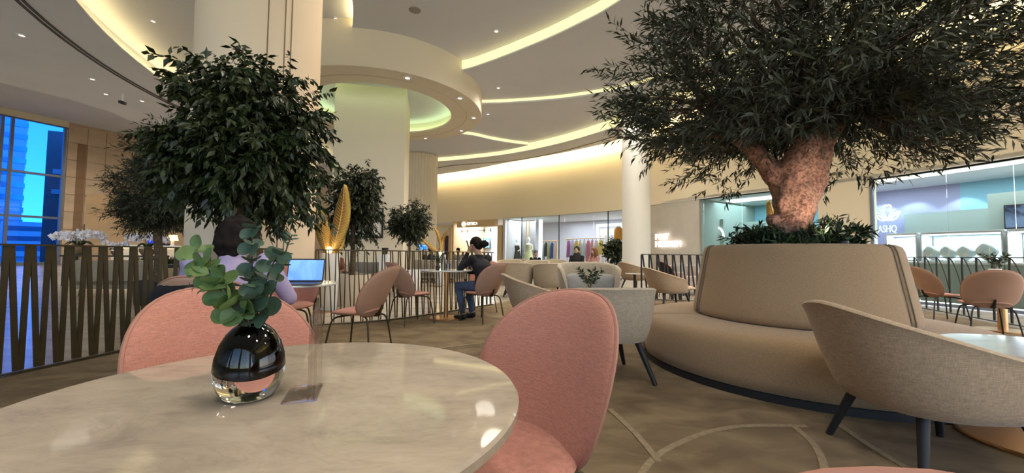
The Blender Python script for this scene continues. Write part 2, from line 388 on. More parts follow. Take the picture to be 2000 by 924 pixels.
# entrance glazing
def wpt(p, z): return (p.x, p.y, z)
wd = (wb - wa).normalized(); wn = Vector((wd.y, -wd.x)); wang = math.atan2(wd.y, wd.x); wlen = (wb - wa).length
def member(s0, s1, z0, z1, th, par, mt, nm, off=0.0):
    c = wa + wd*((s0+s1)/2) + wn*off
    return ob(nm, box(c.x, c.y, (z0+z1)/2, s1-s0, th, z1-z0, 0, wang), mt, par, smooth=False)
win = struct('window_1', box(*(wa+wd*wlen/2), 0.03, wlen, 0.24, 0.12, 0, wang), M['mframe'], smooth=False)
cols = [0.0, 0.85, 1.25, 3.45, wlen]
for s in (0.05, 0.85, 1.25, 3.52): member(s-0.07, s+0.07, 0, 9.3, 0.22, win, M['mframe'], 'mullion')
member(0, wlen, 9.3, 9.75, 0.3, win, M['plaster'], 'lintel')
for z in (0.12, 3.1, 5.9, 9.3): member(0, wlen, z-0.07, z+0.07, 0.18, win, M['mframe'], 'transom')
zz = [0.12, 3.1, 5.9, 9.3]; ss = [0.05, 0.85, 1.25, 3.52]
for i in range(3):
    for j in range(3): member(ss[i]+0.07, ss[i+1]-0.07, zz[j]+0.07, zz[j+1]-0.07, 0.02, win, M['skyglass'], 'pane')
# outside: towers across the street
ext_g = mat('tower_glass', (0.10, 0.33, 0.55), 0.15, 0.6, var=(0.2, 0.3)); ext_d = mat('tower_dark', (0.035, 0.045, 0.075), 0.3); ext_w = mat('tower_white', (0.55, 0.62, 0.68), 0.7)
t1 = thing('tower_building', 'pale ribbed tower seen through the left panes of the entrance glazing', 'building', (-58, 36, -0.1), 0.35)
ob('wall', box(0, 0, 15, 9, 9, 30), ext_w, t1, smooth=False)
for k in range(14): ob('floor_band', box(0, 0, 1.5 + k*2, 9.3, 9.3, 0.7), ext_d, t1, smooth=False)
t2 = thing('pane_reflection_block', 'dark block added outside the right panes in place of their reflection', 'building', (-33.75, 31.2, -0.1), 0.43)  # added block, stands in for the dark reflection in these panes
ob('wall', box(0, 0, 5, 3.6, 3, 10), mat('reflection_grey', (0.16, 0.14, 0.15), 0.4), t2, smooth=False)
for z in (5.4, 6.9): ob('ledge', box(0.3, -1.7, z, 3.0, 0.5, 0.35), ext_w, t2, smooth=False)
t3 = thing('tower_building', 'hazy ribbed tower filling the left edge of the entrance glazing', 'building', (-93, 70, -0.1), 0.9)
ob('wall', box(0, 0, 20, 7, 7, 40), ext_w, t3, smooth=False)
for k in range(18): ob('floor_band', box(0, 0, 1.5 + k*2.2, 7.3, 7.3, 0.9), ext_g, t3, smooth=False)
t4 = thing('low_building', 'low pale building outside behind the middle pane of the glazing', 'building', (-74, 62, -0.1), 0.9); ob('wall', box(0, 0, 2.6, 8, 5, 5.2), ext_w, t4, smooth=False)
for k in range(3): ob('window_band', box(0, -2.52, 1.2 + 1.5*k, 7.4, 0.1, 0.7), ext_g, t4, smooth=False)
struct('ground', box(-70, 40, -0.3, 70, 120, 0.25), mat('street', (0.16, 0.22, 0.28), 0.5), smooth=False)

# ------------------------------------------------------------------ ceilings: stepped slabs with cove lights
ceil = struct('ceiling', prism([(-36,-8.2),(11,-8.2),(11,34),(-17,34),(-17,20),(-16.6,17.3),(-16.1,15.5),(-16.4,13.9),(-17.1,12.7),(-18.5,11.0),(-36,0)], 7.0, 7.3), M['ceil'], smooth=False)
ob('lobby_ceiling', prism([(-35.9,-4),(-13,8),(-13,33),(-28,33),(-28.5,31),(-30.4,26.6),(-31.9,23.3),(-35.9,13.2)], 9.7, 9.9), M['ceil'], ceil, smooth=False)
ob('lobby_bulkhead', wallstrip([(-17,34),(-17,20),(-16.6,17.3),(-16.1,15.5),(-16.4,13.9),(-17.1,12.7),(-18.5,11.0),(-36,0)], 0.1, 7.0, 9.8), M['ceil'], ceil, smooth=False)
b1 = [(3.41 - 15.5*math.cos(R(a)), 16.23 - 15.5*math.sin(R(a))) for a in range(70, -22, -3)]
b1 = b1 + [(-11.6, 24), (-11.6, 33)]
Lslab = b1 + [(-16.9,33),(-16.9,20),(-16.5,17.3),(-16.0,15.5),(-16.3,13.9),(-17.0,12.7),(-18.4,11.0),(-35,0),(-35,-7),(-2,-7)]
ob('ceiling_panel', prism(Lslab, 6.5, 7.0), M['ceil'], ceil, smooth=False)
b6 = smooth_path([(-4.3,10.6),(-3.98,9.95),(-3.67,9.25),(-3.49,8.74),(-3.41,8.28),(-3.34,7.5),(-3.4,6.6),(-3.75,5.2),(-3.9,3)], 6)
Bslab = b6 + [(-1.5,1.0),(0.5,-7),(10.9,-7),(10.9,33),(-4.3,33)]
ob('ceiling_panel', prism(Bslab, 6.75, 7.0), M['ceil'], ceil, smooth=False)
b2 = smooth_path([(-3.2,11.9),(-1.68,11.5),(-0.78,10.98),(0.6,9.9),(1.51,9.05),(2.24,8.2),(4.0,5.5),(5.5,2.5),(6.5,-2),(7,-7)], 8)
ob('ceiling_panel', prism(b2 + [(10.85,-7),(10.85,32.9),(-3.2,32.9)], 6.45, 6.75), M['ceil'], ceil, smooth=False)
b3 = smooth_path([(-3.2,13.9),(-1.14,13.7),(0,13.55),(1.69,13.15),(3.25,12.47),(4.17,11.8),(4.6,11.4),(6.0,9.9),(7.3,8.0),(8.3,5.5),(9,2),(9,-7)], 8)
ob('ceiling_panel', prism(b3 + [(10.8,-7),(10.8,32.8),(-3.2,32.8)], 6.3, 6.5), M['ceil'], ceil, smooth=False)
b5 = smooth_path([(-3.3,16.3),(-1.79,16.9),(-0.97,17.5),(-0.05,18.0),(0.7,18.3)], 8)
ob('ceiling_panel', prism(b5 + [(-1,19.8),(-4.0,20.9),(-5.5,21.2),(-5.5,16.6)], 6.14, 6.3), M['ceil'], ceil, smooth=False)
b4 = smooth_path([(-6.2,21.2),(-4.1,20.9),(-2.2,20.2),(-0.05,19.05),(2.2,17.1),(4.1,14.65),(5.2,12.6),(6.6,10.6),(7.8,8.6),(8.5,6.5),(8.9,3),(8.9,-7)], 8)
Wi = offset(Wp, 0.46)
ob('ceiling_panel', prism(b4 + Wi[::-1], 5.93, 6.3), M['ceil'], ceil, smooth=False)
ob('ceiling_slot', flat(smooth_path([(-5.2,23.4),(-3.5,21.8),(-0.05,20.45),(2.4,18.35),(4.4,15.7),(6.0,13.0),(7.6,10.6),(8.7,8.2),(9.2,6)], 8), 0.07, 5.915, 0.02), M['slot'], ceil, smooth=False)
b1s = [(1.79 - 14.36*1.018*math.cos(R(a)), 15.7 - 14.36*1.018*math.sin(R(a))) for a in range(62, -14, -3)]
for dd in (-0.06, 0.06): ob('ceiling_slot', flat(offset(b1s, dd), 0.07, 6.485, 0.02), M['slot'], ceil, smooth=False)
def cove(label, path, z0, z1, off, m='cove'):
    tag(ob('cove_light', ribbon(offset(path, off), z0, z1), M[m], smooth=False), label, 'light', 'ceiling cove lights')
cove('long yellow cove light sweeping over the hall from the ceiling drum to the top edge', b2[8:], 6.485, 6.74, 0.012)
cove('thin yellow cove light running from the drum behind the round white column', b3[6:], 6.36, 6.49, 0.012)
cove('widest yellow cove light above the curved shop wall', b4[3:], 5.965, 6.29, 0.012)
cove('short yellow cove light joining the drum to the widest cove', b5[4:], 6.18, 6.29, 0.012)
# ledge coves: LED lying on a small lip, washing the step above it
ob('cove_ledge', prism(b1[1:-1] + offset(b1, 0.26)[1:-1][::-1], 6.5, 6.55), M['ceil'], ceil, smooth=False)
tag(ob('cove_light', prism(offset(b1, 0.17)[1:-1] + offset(b1, 0.21)[1:-1][::-1], 6.552, 6.57), M['cove_led'], smooth=False), 'concealed cove light on the ledge at the upper left of the ceiling', 'light', 'ceiling cove lights')
ob('cove_ledge', prism(b6[2:-6] + offset(b6, 0.2)[2:-6][::-1], 6.75, 6.79), M['ceil'], ceil, smooth=False)
tag(ob('cove_light', prism(offset(b6, 0.12)[3:-6] + offset(b6, 0.16)[3:-6][::-1], 6.795, 6.81), M['cove_led'], smooth=False), 'concealed cove light on the short curved lip beside the big column', 'light', 'ceiling cove lights')
tag(ob('cove_light', ribbon(offset(Wp, 0.45), 5.97, 6.25), M['cove_wall'], smooth=False), 'cove light hidden in the gap along the top of the shop wall', 'light', 'ceiling cove lights')

# the drum hanging under the ceiling
DX, DY = -4.4, 13.1
drum = struct('ceiling_drum', lathe([(2.28,5.78),(2.72,5.78),(2.74,5.80),(2.80,5.80),(2.82,5.77),(3.3,5.77),(3.32,5.80),(3.32,7.0),(2.6,7.0),(2.6,6.22),(2.5,6.20),(2.5,5.84),(2.28,5.84)], 128, DX, DY, 0, True), M['drum'], smooth=True)
drum.parent = ceil; drum.pop('kind', None) if 'kind' in drum else None
ob('drum_ceiling', lathe([(0.001,6.2),(2.52,6.2),(2.52,6.4),(0.001,6.4)], 96, DX, DY), M['ceil'], ceil)
tag(ob('cove_light', lathe([(2.33,5.842),(2.37,5.842),(2.37,5.86),(2.33,5.86)], 96, DX, DY, 0, True), M['cove_green'], smooth=False), 'greenish ring of cove light inside the ceiling drum', 'light', 'ceiling cove lights')

# columns
def column(label, g, m='column'):
    return tag(ob('column', g, M[m]), label, 'column')
cbx, cby, cbr = -3.56, 5.44, 0.75
big = column('huge smooth round cream column behind the nearest leafy tree', lathe([(cbr,-0.015),(cbr,7.2)], 96, cbx, cby))
for d in (-36.0, -35.35, -33.7):
    a = math.atan2(0-cby, 0-cbx); ex = 6.5*math.sin(R(d+33.2)); al = math.asin(-ex/cbr) if abs(ex) < cbr else 0
    a2 = a + al*1.0
    px, py = cbx + cbr*math.cos(a2), cby + cbr*math.sin(a2)
    ob('panel_joint', box(px, py, 4.0, 0.012, 0.012, 6.0), M['seam'], big, smooth=False)
sq = column('square white column rising into the glowing ceiling drum', xf(prism([(-1.05,-1.05),(1.05,-1.05),(1.05,1.05),(-1.05,1.05)], -0.015, 6.35), T(-4.61, 13.03, 0, math.atan(0.2))), 'drum')
sq.data.polygons.foreach_set('use_smooth', [False]*6)
c3 = column('fluted cream column between the drum and the optician shop', xf(prism([((0.88 + 0.025*math.cos(36*q))*math.cos(q), (0.88 + 0.025*math.cos(36*q))*math.sin(q)) for q in [2*math.pi*i/288 for i in range(288)]], -0.015, 6.12), T(-4.85, 20.5, 0)), 'drum')
c4 = column('slim round white column standing beside the illuminated letter sign', lathe([(0.46,-0.015),(0.46,6.32)], 64, 4.2, 13.3), 'slim')
ob('cap_ring', lathe([(0.475,6.2),(0.475,6.3),(0.46,6.3),(0.46,6.2)], 64, 4.2, 13.3, 0, True), M['slim'], c4)
# downlights: visible fittings and added fill lamps without fittings
dl_ring = mesh('ring', lathe([(0.06,0.0),(0.10,0.0),(0.10,0.025),(0.06,0.025)], 20, 0, 0, 0, True), M['white'])
dl_lens = mesh('lens', lathe([(0.001,0.012),(0.06,0.012),(0.06,0.02),(0.001,0.02)], 16), M['down'])
def downlight(x, y, z, label, grp, lamp=None, s=1.0):
    t = thing('ceiling_light', label, 'light', (x, y, z), 0, grp); t.scale = (s,)*3
    ob('ring', dl_ring, None, t); ob('lens', dl_lens, None, t)
    if lamp:
        ld = bpy.data.lights.new('downlight_and_fill', 'SPOT'); ld.energy = lamp; ld.color = DOWN_COL; ld.spot_size = R(150); ld.spot_blend = 1.0; ld.shadow_soft_size = 0.4
        lo = bpy.data.objects.new('downlight_and_fill', ld); COL.objects.link(lo); lo.location = (x, y, z - 0.06)
DR = ['drum rim downlight hidden behind the huge column, far left of the ring', 'drum rim downlight closest to the huge column', 'drum rim downlight at the front of the ring', 'drum rim downlight at the right front, under the long cove', 'drum rim downlight at the outermost right of the ring', 'drum rim downlight at the right rear of the ring', 'drum rim downlight at the back of the ring, right of the square column', 'drum rim downlight behind the square column']
for k, a in enumerate((205, 255, 300, 335, 8, 38, 75, 120)):
    downlight(DX + 3.05*math.cos(R(a)), DY + 3.05*math.sin(R(a)), 5.745, DR[k], 'downlights in the drum rim', None, 1.15)
FIT = [(-0.46,9.85,6.75,'small grey ceiling fitting above the long cove, right of the round speaker'), (-0.5,12.6,6.45,'small pale downlight between the long cove and the thin cove'), (3.75,9.9,6.45,'small grey ceiling fitting left of the olive tree top'),
       (3.5,12.1,6.3,'small grey fitting just above the thin cove left of the round column'), (2.95,14.6,6.3,'small fitting between the thin cove and the widest cove'), (-0.95,14.6,6.3,'small pale fitting beside the right edge of the drum'),
       (-9.4,10.0,7.0,'small dark fitting in the raised ceiling above the ficus'), (-4.55,9.8,7.0,'small fitting in the raised ceiling beside the short curved lip')]
LFT = [(-14.3,13.6,6.5,'bright downlight left of the hanging security camera'), (-13.5,12.4,6.5,'small dark fitting on the left ceiling above the bright downlight'), (-13.6,14.2,6.5,'dark fitting right of the hanging security camera'), (-12.6,9.85,6.5,'bright downlight at the far left edge of the ceiling')]
for x, y, z, lb in FIT: downlight(x, y, z - 0.03, lb, 'hall ceiling downlights', DOWN_W if x > -4 else None, 0.8)
for x, y, z, lb in LFT: downlight(x, y, z - 0.03, lb, 'lobby ceiling downlights', DOWN_W*0.8, 1.0)
def lamp(x, y, z, e):  # fill spot added without a fitting, to brighten the hall
    ld = bpy.data.lights.new('downlight_and_fill', 'SPOT'); ld.energy = e; ld.color = DOWN_COL; ld.spot_size = R(150); ld.spot_blend = 1.0; ld.shadow_soft_size = 0.4
    lo = bpy.data.objects.new('downlight_and_fill', ld); COL.objects.link(lo); lo.location = (x, y, z)
for x, y, z in [(-0.4,0.4,6.6),(1.6,4.6,6.6),(4.6,3.4,6.35),(-1.4,6.2,6.6),(2.6,7.2,6.35),(6.6,6.0,6.2),(0.4,-2.2,6.6),(-3.4,-1.4,6.6),(4.2,-1.6,6.6),(7.8,1.6,6.2)]: lamp(x, y, z, DOWN_W)
for x, y, z in [(-9.0,16,6.9),(-9.0,22,6.9),(-8.5,4.6,6.9),(-7.4,0.6,6.9)]: lamp(x, y, z, DOWN_W*0.8)
for x, y, z, lb in [(-22.6,20.2,9.67,'bright downlight in the high ceiling right above the stone wall corner'), (-22.4,22.0,9.67,'small downlight in the high ceiling before the stone wall, farther one')]: downlight(x, y, z, lb, 'entrance ceiling downlights', DOWN_W*2, 1.5)
for x, y, z in [(-22,15,9.6),(-20.5,26,9.6),(-25.5,24.5,9.6)]: lamp(x, y, z, DOWN_W*3.0)
def ceil_spot(label, x, y, z, r):
    tag(ob('ceiling_speaker', lathe([(0.001,-0.012),(r*0.8,-0.012),(r,-0.002),(r,0.0),(0.001,0.0)], 24, x, y, z), mat('speaker_grille', (0.30,0.29,0.28), 0.7)), label, 'speaker')
ceil_spot('grey round ceiling speaker near the hall middle, left of the long cove', -2.35, 9.05, 6.75, 0.14)
ceil_spot('large pale round ceiling speaker above the olive tree top right', 8.7, 7.7, 6.3, 0.26)
ceil_spot('small dark disc on the left ceiling beside the double slot', -14.5, 10.2, 6.5, 0.16)
cs = thing('ceiling_camera', 'small dark security camera hanging from the left ceiling', 'camera', (-13.7, 13.6, 6.5))
ob('stem', tube([(0,0,0),(0,0,-0.28)], 0.025), M['white'], cs); ob('housing', box(0.03,-0.04,-0.33,0.10,0.22,0.10,0.02), M['black'], cs)
# ------------------------------------------------------------------ shops along the curved wall
def area(name, x, y, z, sx, sy, e, col, rz=0.0):
    ld = bpy.data.lights.new(name, 'AREA'); ld.shape = 'RECTANGLE'; ld.size = sx; ld.size_y = sy; ld.energy = e; ld.color = col
    o = bpy.data.objects.new(name, ld); COL.objects.link(o); o.location = (x, y, z); o.rotation_euler = (0, 0, rz); return o
def wbox(ratio, d, z0, z1, w, th):
    (x, y), t = wall_at(ratio, d); return box(x, y, (z0+z1)/2, w, th, z1-z0, 0, math.atan2(t.y, t.x))
def wloc(ratio, d):
    (x, y), t = wall_at(ratio, d); return x, y, math.atan2(t.y, t.x)
wbk = bpy.data.objects['wall_back']
sh_w = mat('shop_white', (0.62, 0.63, 0.66), 0.7); sh_lav = mat('shop_lavender', (0.40, 0.38, 0.52), 0.8); sh_grn = mat('shop_sage', (0.34, 0.39, 0.33), 0.8)
sh_gold = mat('shop_tan', (0.56, 0.40, 0.22), 0.6); sh_cy = mat('shop_aqua', (0.28, 0.50, 0.58), 0.8); sh_pil = mat('panel_taupe', (0.50, 0.46, 0.40), 0.85, var=(3, 0.06))
lightw = glow('light_white', (0.85, 0.93, 1.0), 2.0)
r_of = lambda px: (px - 1000)/770.0
def strip(px0, px1, d, z0, z1, m, nm='wall_shop', th=-0.1, kind='structure'):
    o = ob(nm, wallstrip(wall_part(r_of(px0), r_of(px1), d), th, z0, z1), m, None if kind else wbk, smooth=False)
    if kind: o['kind'] = kind
    return o
def partition(px, d0, d1, m, z1=3.05):
    a = wall_at(r_of(px), d0)[0]; 
    (x0, y0), t = wall_at(r_of(px), d0); b = (x0 - t.y*(d1-d0), y0 + t.x*(d1-d0))
    o = ob('wall_partition', wallstrip([a, b], 0.12, -0.015, z1), m, None, smooth=False); o['kind'] = 'structure'
# corridor with a dark door
strip(835, 884, 1.6, -0.015, 3.05, M['plaster'], 'wall_corridor')
dr = struct('door_1', wbox(r_of(873), 1.5, -0.015, 2.25, 0.42, 0.06), mat('door_dark', (0.05, 0.02, 0.02), 0.5), smooth=False)
# --- optician
strip(884, 978, 3.2, -0.015, 3.05, sh_w, 'wall_optician')
partition(883, 0.0, 3.2, sh_gold); partition(983, 0.0, 3.2, sh_w)
strip(828, 1300, 0.05, 2.98, 3.08, M['white'], 'ceiling_shop', -3.8)
tag(ob('shop_portal', join(wbox(r_of(930.5), 0.05, 2.62, 3.0, 3.05, 0.3), wbox(r_of(882), 0.05, -0.015, 2.62, 0.24, 0.3), wbox(r_of(978), 0.05, -0.015, 2.62, 0.25, 0.3)), sh_gold, None, smooth=False), 'tan shop portal under the white optician sign', 'portal')
x, y, a = wloc(r_of(903.5), -0.12)
sg = thing('shop_sign', 'white letter sign reading OTTICA ROMA on the tan portal', 'sign', (x, y, 2.70), a)
sgm = glow('sign_white', (1.0, 0.97, 0.92), 1.6)
def place_text(s, size, par, dx, dz, m, nm='lettering'):
    o = ob(nm, xf(text_geo(s, size, 0.03), Matrix.Translation((dx, -0.02, dz)) @ Matrix.Rotation(math.pi/2, 4, 'X')), m, par, smooth=False); return o
place_text('OTTICA ROMA', 0.235, sg, 0.32, 0.03, sgm)
ob('emblem', join(xf(lathe([(0.10,-0.015),(0.15,-0.015),(0.15,0.015),(0.10,0.015)], 24, 0, 0, 0, True), T(0.08, -0.02, 0.10) @ Matrix.Rotation(math.pi/2, 4, 'X')),
                  xf(text_geo('S', 0.2, 0.03), T(0.03, -0.02, 0.03) @ Matrix.Rotation(math.pi/2, 4, 'X'))), sgm, sg, smooth=False)
x, y, a = wloc(r_of(946), 3.0)
tv = thing('wall_screen', 'blue picture screen on the back wall of the optician shop', 'screen', (x, y, 1.75), a)
ob('bezel', box(0, 0, 0, 0.98, 0.06, 0.66, 0.01), M['black'], tv)
def screen_mat(name, c1, c2, sc, st):
    m = two_tone(name, c1, c2, sc, 0.4, 0.42, 0.55, 0.0); b = m.node_tree.nodes['Principled BSDF']
    lk = [l for l in m.node_tree.links if l.to_socket == b.inputs['Base Color']][0]; m.node_tree.links.new(lk.from_socket, b.inputs['Emission Color']); b.inputs['Emission Strength'].default_value = st; return m
ob('display', box(0, -0.035, 0, 0.92, 0.01, 0.60), screen_mat('optic_display', (0.02, 0.10, 0.30), (0.25, 0.65, 0.85), 3.5, 1.0), tv, smooth=False)
for k, px in enumerate((896, 909)):
    x, y, a = wloc(r_of(px), 2.7)
    s_ = thing('glass_display_shelf', ['left backlit glass shelf unit in the optician shop', 'right backlit glass shelf unit in the optician shop'][k], 'shelf', (x, y, -0.015), a, 'optician shelf units')
    ob('back_panel', box(0, 0.12, 1.25, 0.30, 0.04, 2.5), sh_w, s_, smooth=False)
    for j in range(6): ob('shelf', box(0, 0, 0.5 + 0.34*j, 0.30, 0.22, 0.02), M['white'], s_, smooth=False); ob('light_strip', box(0, 0.09, 0.47 + 0.34*j, 0.28, 0.015, 0.03), lightw, s_, smooth=False)
x, y, a = wloc(r_of(930), 0.4)
tr = thing('track_rail', 'thin dark ceiling track with four drop rods inside the optician opening', 'track light', (x, y, 2.42), a)
ob('bar', box(0, 0, 0, 2.5, 0.03, 0.03), M['dark'], tr, smooth=False)
for k in (-1.2, -0.72, 0.62, 1.12): ob('rod', box(k, 0, 0.0, 0.035, 0.035, 0.22), M['dark'], tr, smooth=False)
x, y, a = wloc(r_of(930), 1.6); area('optician_lamp', x, y, 2.9, 2.2, 2.2, 230, (0.86, 0.95, 1.0), a)
# --- fashion shop
strip(978, 1275, 3.6, -0.015, 3.05, mat('boutique_wall', (0.56, 0.54, 0.58), 0.8), 'wall_boutique')
partition(1262, 0.0, 3.4, sh_w)
sh_gr = mat('panel_grey', (0.36, 0.35, 0.36), 0.85)
for k, (px, w, m_, dd) in enumerate(((998, 0.55, sh_gr, 1.5), (1022, 0.42, sh_gr, 1.5), (1040, 0.42, sh_gr, 1.5))):
    ob('display_panel', wbox(r_of(px), dd, -0.015, 2.95, w, 0.06), m_, wbk, smooth=False)
for px in (1011, 1031): ob('panel_batten', wbox(r_of(px), 1.42, -0.015, 2.95, 0.09, 0.06), sh_gold, wbk, smooth=False)
ob('pillar_strip', wbox(r_of(986), 0.1, -0.015, 3.0, 0.14, 0.2), sh_grn, wbk, smooth=False)
tag(ob('light_column', wbox(r_of(1056), 1.3, 0, 2.95, 0.20, 0.1), glow('light_column', (0.88, 1.0, 0.90), 1.3), smooth=False), 'tall white vertical light column between the mannequins and the dark clothes rail', 'light')
for px in (1019, 1092, 1188): ob('glass_joint', wbox(r_of(px), 0.02, -0.015, 3.0, 0.03, 0.04), M['dark'], wbk, smooth=False)
def glazing(px0, px1, n, z0, z1, nm, d=0.0):
    w = tag(ob(nm, wallstrip(wall_part(r_of(px0), r_of(px1), d), -0.10, z0-0.06, z0), M['mframe'], smooth=False), kind='structure')
    for k in range(n):
        a0, a1 = px0 + (px1-px0)*k/n, px0 + (px1-px0)*(k+1)/n
        ob('pane', wallstrip(wall_part(r_of(a0+0.6), r_of(a1-0.6), d + 0.04), -0.012, z0, z1), M['sglass'], w, smooth=False)
    return w
glazing(989, 1216, 4, 0.06, 3.0, 'window_2'); 
x, y, a = wloc(r_of(1040), 1.0); area('boutique_lamp', x, y, 2.92, 2.6, 1.2, 63, (0.95, 0.98, 1.0), a)
x, y, a = wloc(r_of(1150), 1.8); area('boutique_lamp', x, y, 2.92, 4.2, 2.4, 138, (0.86, 0.90, 1.0), a)
# white portal and aqua window light at the back of the boutique
x, y, a = wloc(r_of(1192), 3.0)
pt = thing('inner_portal', 'white framed doorway with pale curtains inside the boutique', 'doorway', (x, y, -0.015), a)
ob('frame', join(box(-0.75,0,1.35,0.12,0.1,2.7), box(0.75,0,1.35,0.12,0.1,2.7), box(0,0,2.65,1.6,0.1,0.14)), M['white'], pt, smooth=False)
for k in (-0.45, -0.1, 0.3): ob('curtain', box(k, 0.05, 1.25, 0.26, 0.05, 2.45, 0.02), sh_pil, pt)
ob('light_panel', box(0, 0.1, 2.3, 1.3, 0.04, 0.35), lightw, pt, smooth=False)
def mannequin(px, d, label, dress, m_d):
    x, y, a = wloc(r_of(px), d); mw = mat('mannequin_white', (0.82, 0.83, 0.83), 0.4)
    t = thing('mannequin', label, 'mannequin', (x, y, 0.0), a)
    body = join(lathe([(0.001,1.98),(0.06,1.95),(0.085,1.86),(0.075,1.78),(0.045,1.72),(0.045,1.66),(0.13,1.62),(0.19,1.58),(0.17,1.45),(0.13,1.30),(0.17,1.1),(0.1,0.9),(0.001,0.85)], 20),
                tube([(-0.18,0,1.58),(-0.24,0.02,1.3),(-0.20,-0.10,1.05)], [0.045,0.04,0.03]), tube([(0.18,0,1.58),(0.25,0.02,1.32),(0.16,-0.12,1.2)], [0.045,0.04,0.03]),
                tube([(-0.09,0,0.95),(-0.1,0,0.5),(-0.1,0,0.1)], [0.085,0.06,0.04]), tube([(0.09,0,0.95),(0.1,0,0.5),(0.1,0,0.1)], [0.085,0.06,0.04]))
    ob('figure', body, mw, t); ob('dress', lathe(dress, 24), m_d, t); ob('stand', lathe([(0.001,0.0),(0.2,0.0),(0.2,0.04),(0.001,0.05)], 24), M['white'], t)
mannequin(1010, 1.0, 'white mannequin in a short black dress at the left of the boutique window', [(0.195,1.50),(0.185,1.45),(0.145,1.30),(0.19,1.1),(0.27,0.75),(0.26,0.75),(0.18,1.1),(0.135,1.3)], M['black'])
mannequin(1033, 1.0, 'white mannequin in a long pale yellow gown beside the light column', [(0.20,1.58),(0.19,1.45),(0.15,1.30),(0.2,1.1),(0.33,0.25),(0.32,0.25),(0.19,1.1),(0.14,1.3)], mat('gown_yellow', (0.72, 0.70, 0.38), 0.8))
def garment(par_unused, x, y, z, a, w, h, m_, label, grp, taper=1.25):
    t = thing('hanging_garment', label, 'clothes', (x, y, z), a, grp)
    def f(u, v):
        hw = (0.45 + 0.55*min(1, v*6))*w/2*(1 + (taper-1)*v); an = 2*math.pi*u; fold = 1 + 0.10*math.sin(an*5)*v
        return (hw*math.cos(an)*fold, 0.05*math.sin(an)*(1 + v)*fold, -0.10 - h*v)
    ob('cloth', grid(f, 24, 9, cu=True), m_, t); ob('hanger', tube([(-w*0.35,0,-0.13),(0,0,-0.06),(w*0.35,0,-0.13),(0,0,-0.06),(0,0,0.0)], 0.01, 5), M['dark'], t)
def rack(px0, px1, d, z, items, label, grp):
    x0, y0, _ = wloc(r_of(px0), d); x1, y1, _ = wloc(r_of(px1), d); a = math.atan2(y1-y0, x1-x0); L_ = math.hypot(x1-x0, y1-y0)
    t = thing('clothes_rail', label, 'clothes rail', (x0, y0, 0), a)
    ob('rail_bar', tube([(-0.1,0,z),(L_+0.1,0,z)], 0.022, 8), M['brass'], t)
    for q in (0.0, L_): ob('post', tube([(q,0,0),(q,0,z)], 0.02, 8), M['brass'], t)
    n = len(items)
    for k, (cn, c, h, ds) in enumerate(items):
        q = L_*(k+0.5)/n
        garment(None, x0 + q*math.cos(a), y0 + q*math.sin(a), z, a + 0.5, L_/n*1.02, h, mat('cloth_' + cn.replace(' ', '_'), c, 0.85), ds, grp)
rack(1058, 1088, 1.4, 1.78, [('grey', (0.35,0.36,0.42), 1.0, 'grey coat at the left end of the dark clothes rail'), ('black', (0.03,0.03,0.035), 0.75, 'black bag like garment on the dark clothes rail'), ('olive', (0.32,0.30,0.16), 0.9, 'olive garment in the middle of the dark clothes rail'), ('navy', (0.03,0.07,0.20), 0.85, 'navy blue garment on the dark clothes rail'), ('tan', (0.45,0.36,0.30), 0.9, 'tan garment at the right end of the dark clothes rail')], 'brass clothes rail of dark garments right of the light column', 'garments on the dark clothes rail')
rack(1108, 1178, 1.2, 1.85, [('magenta', (0.40,0.13,0.30), 0.85, 'magenta jacket on the left of the bright clothes rail'), ('lilac', (0.55,0.50,0.66), 0.9, 'pale lilac garment next to the magenta jacket'), ('ochre', (0.62,0.42,0.12), 0.95, 'ochre dress on the bright clothes rail'), ('sand', (0.66,0.56,0.40), 0.9, 'sand coloured dress next to the ochre one'), ('ice', (0.62,0.66,0.72), 0.9, 'icy white garment left of the rose dresses'), ('rose', (0.62,0.22,0.26), 1.1, 'rose red long dress on the bright clothes rail'), ('blush', (0.66,0.34,0.42), 1.1, 'blush pink long dress beside the rose one'), ('pearl', (0.68,0.62,0.60), 1.0, 'pearl garment right of the blush dress'), ('lemon', (0.78,0.58,0.14), 0.7, 'lemon yellow top at the right end of the bright rail')], 'long clothes rail of pink and yellow garments behind the woman in black', 'garments on the bright clothes rail')
x, y, a = wloc(r_of(1208), 1.0); garment(None, x, y, 2.45, a, 0.42, 0.6, mat('cloth_orange', (0.75, 0.30, 0.03), 0.8), 'orange garment hanging high beside the round white column', None)
# --- taupe panel with the illuminated sign
tag(ob('sign_panel', wallstrip(wall_part(r_of(1264), r_of(1366), 0.02), -0.2, -0.015, 3.0), sh_pil, smooth=False), 'taupe fabric wall panel carrying the illuminated two line sign', 'wall panel')
x0, y0, a = wloc(r_of(1281), -0.05); x1, y1, _ = wloc(r_of(1331), -0.05); a = math.atan2(y1-y0, x1-x0)
pm = thing('shop_sign', 'glowing warm white letters reading POST MERIDIEM on the taupe panel', 'sign', (x0, y0, 0), a)
pmm = glow('sign_warm', (1.0, 0.87, 0.76), 3.0); L_ = math.hypot(x1-x0, y1-y0)
g = text_geo('MERIDIEM', 0.3, 0.04); wd_ = max(p[0] for p in g[0]); k_ = L_/wd_
for s_, zz_ in (('POST', 1.64), ('MERIDIEM', 1.36)):
    gg = text_geo(s_, 0.3, 0.04); ob('lettering', xf(gg, Matrix.Translation((0, -0.03, zz_)) @ Matrix.Rotation(math.pi/2, 4, 'X') @ Matrix.Diagonal((k_, 1.05, 1, 1))), pmm, pm, smooth=False)
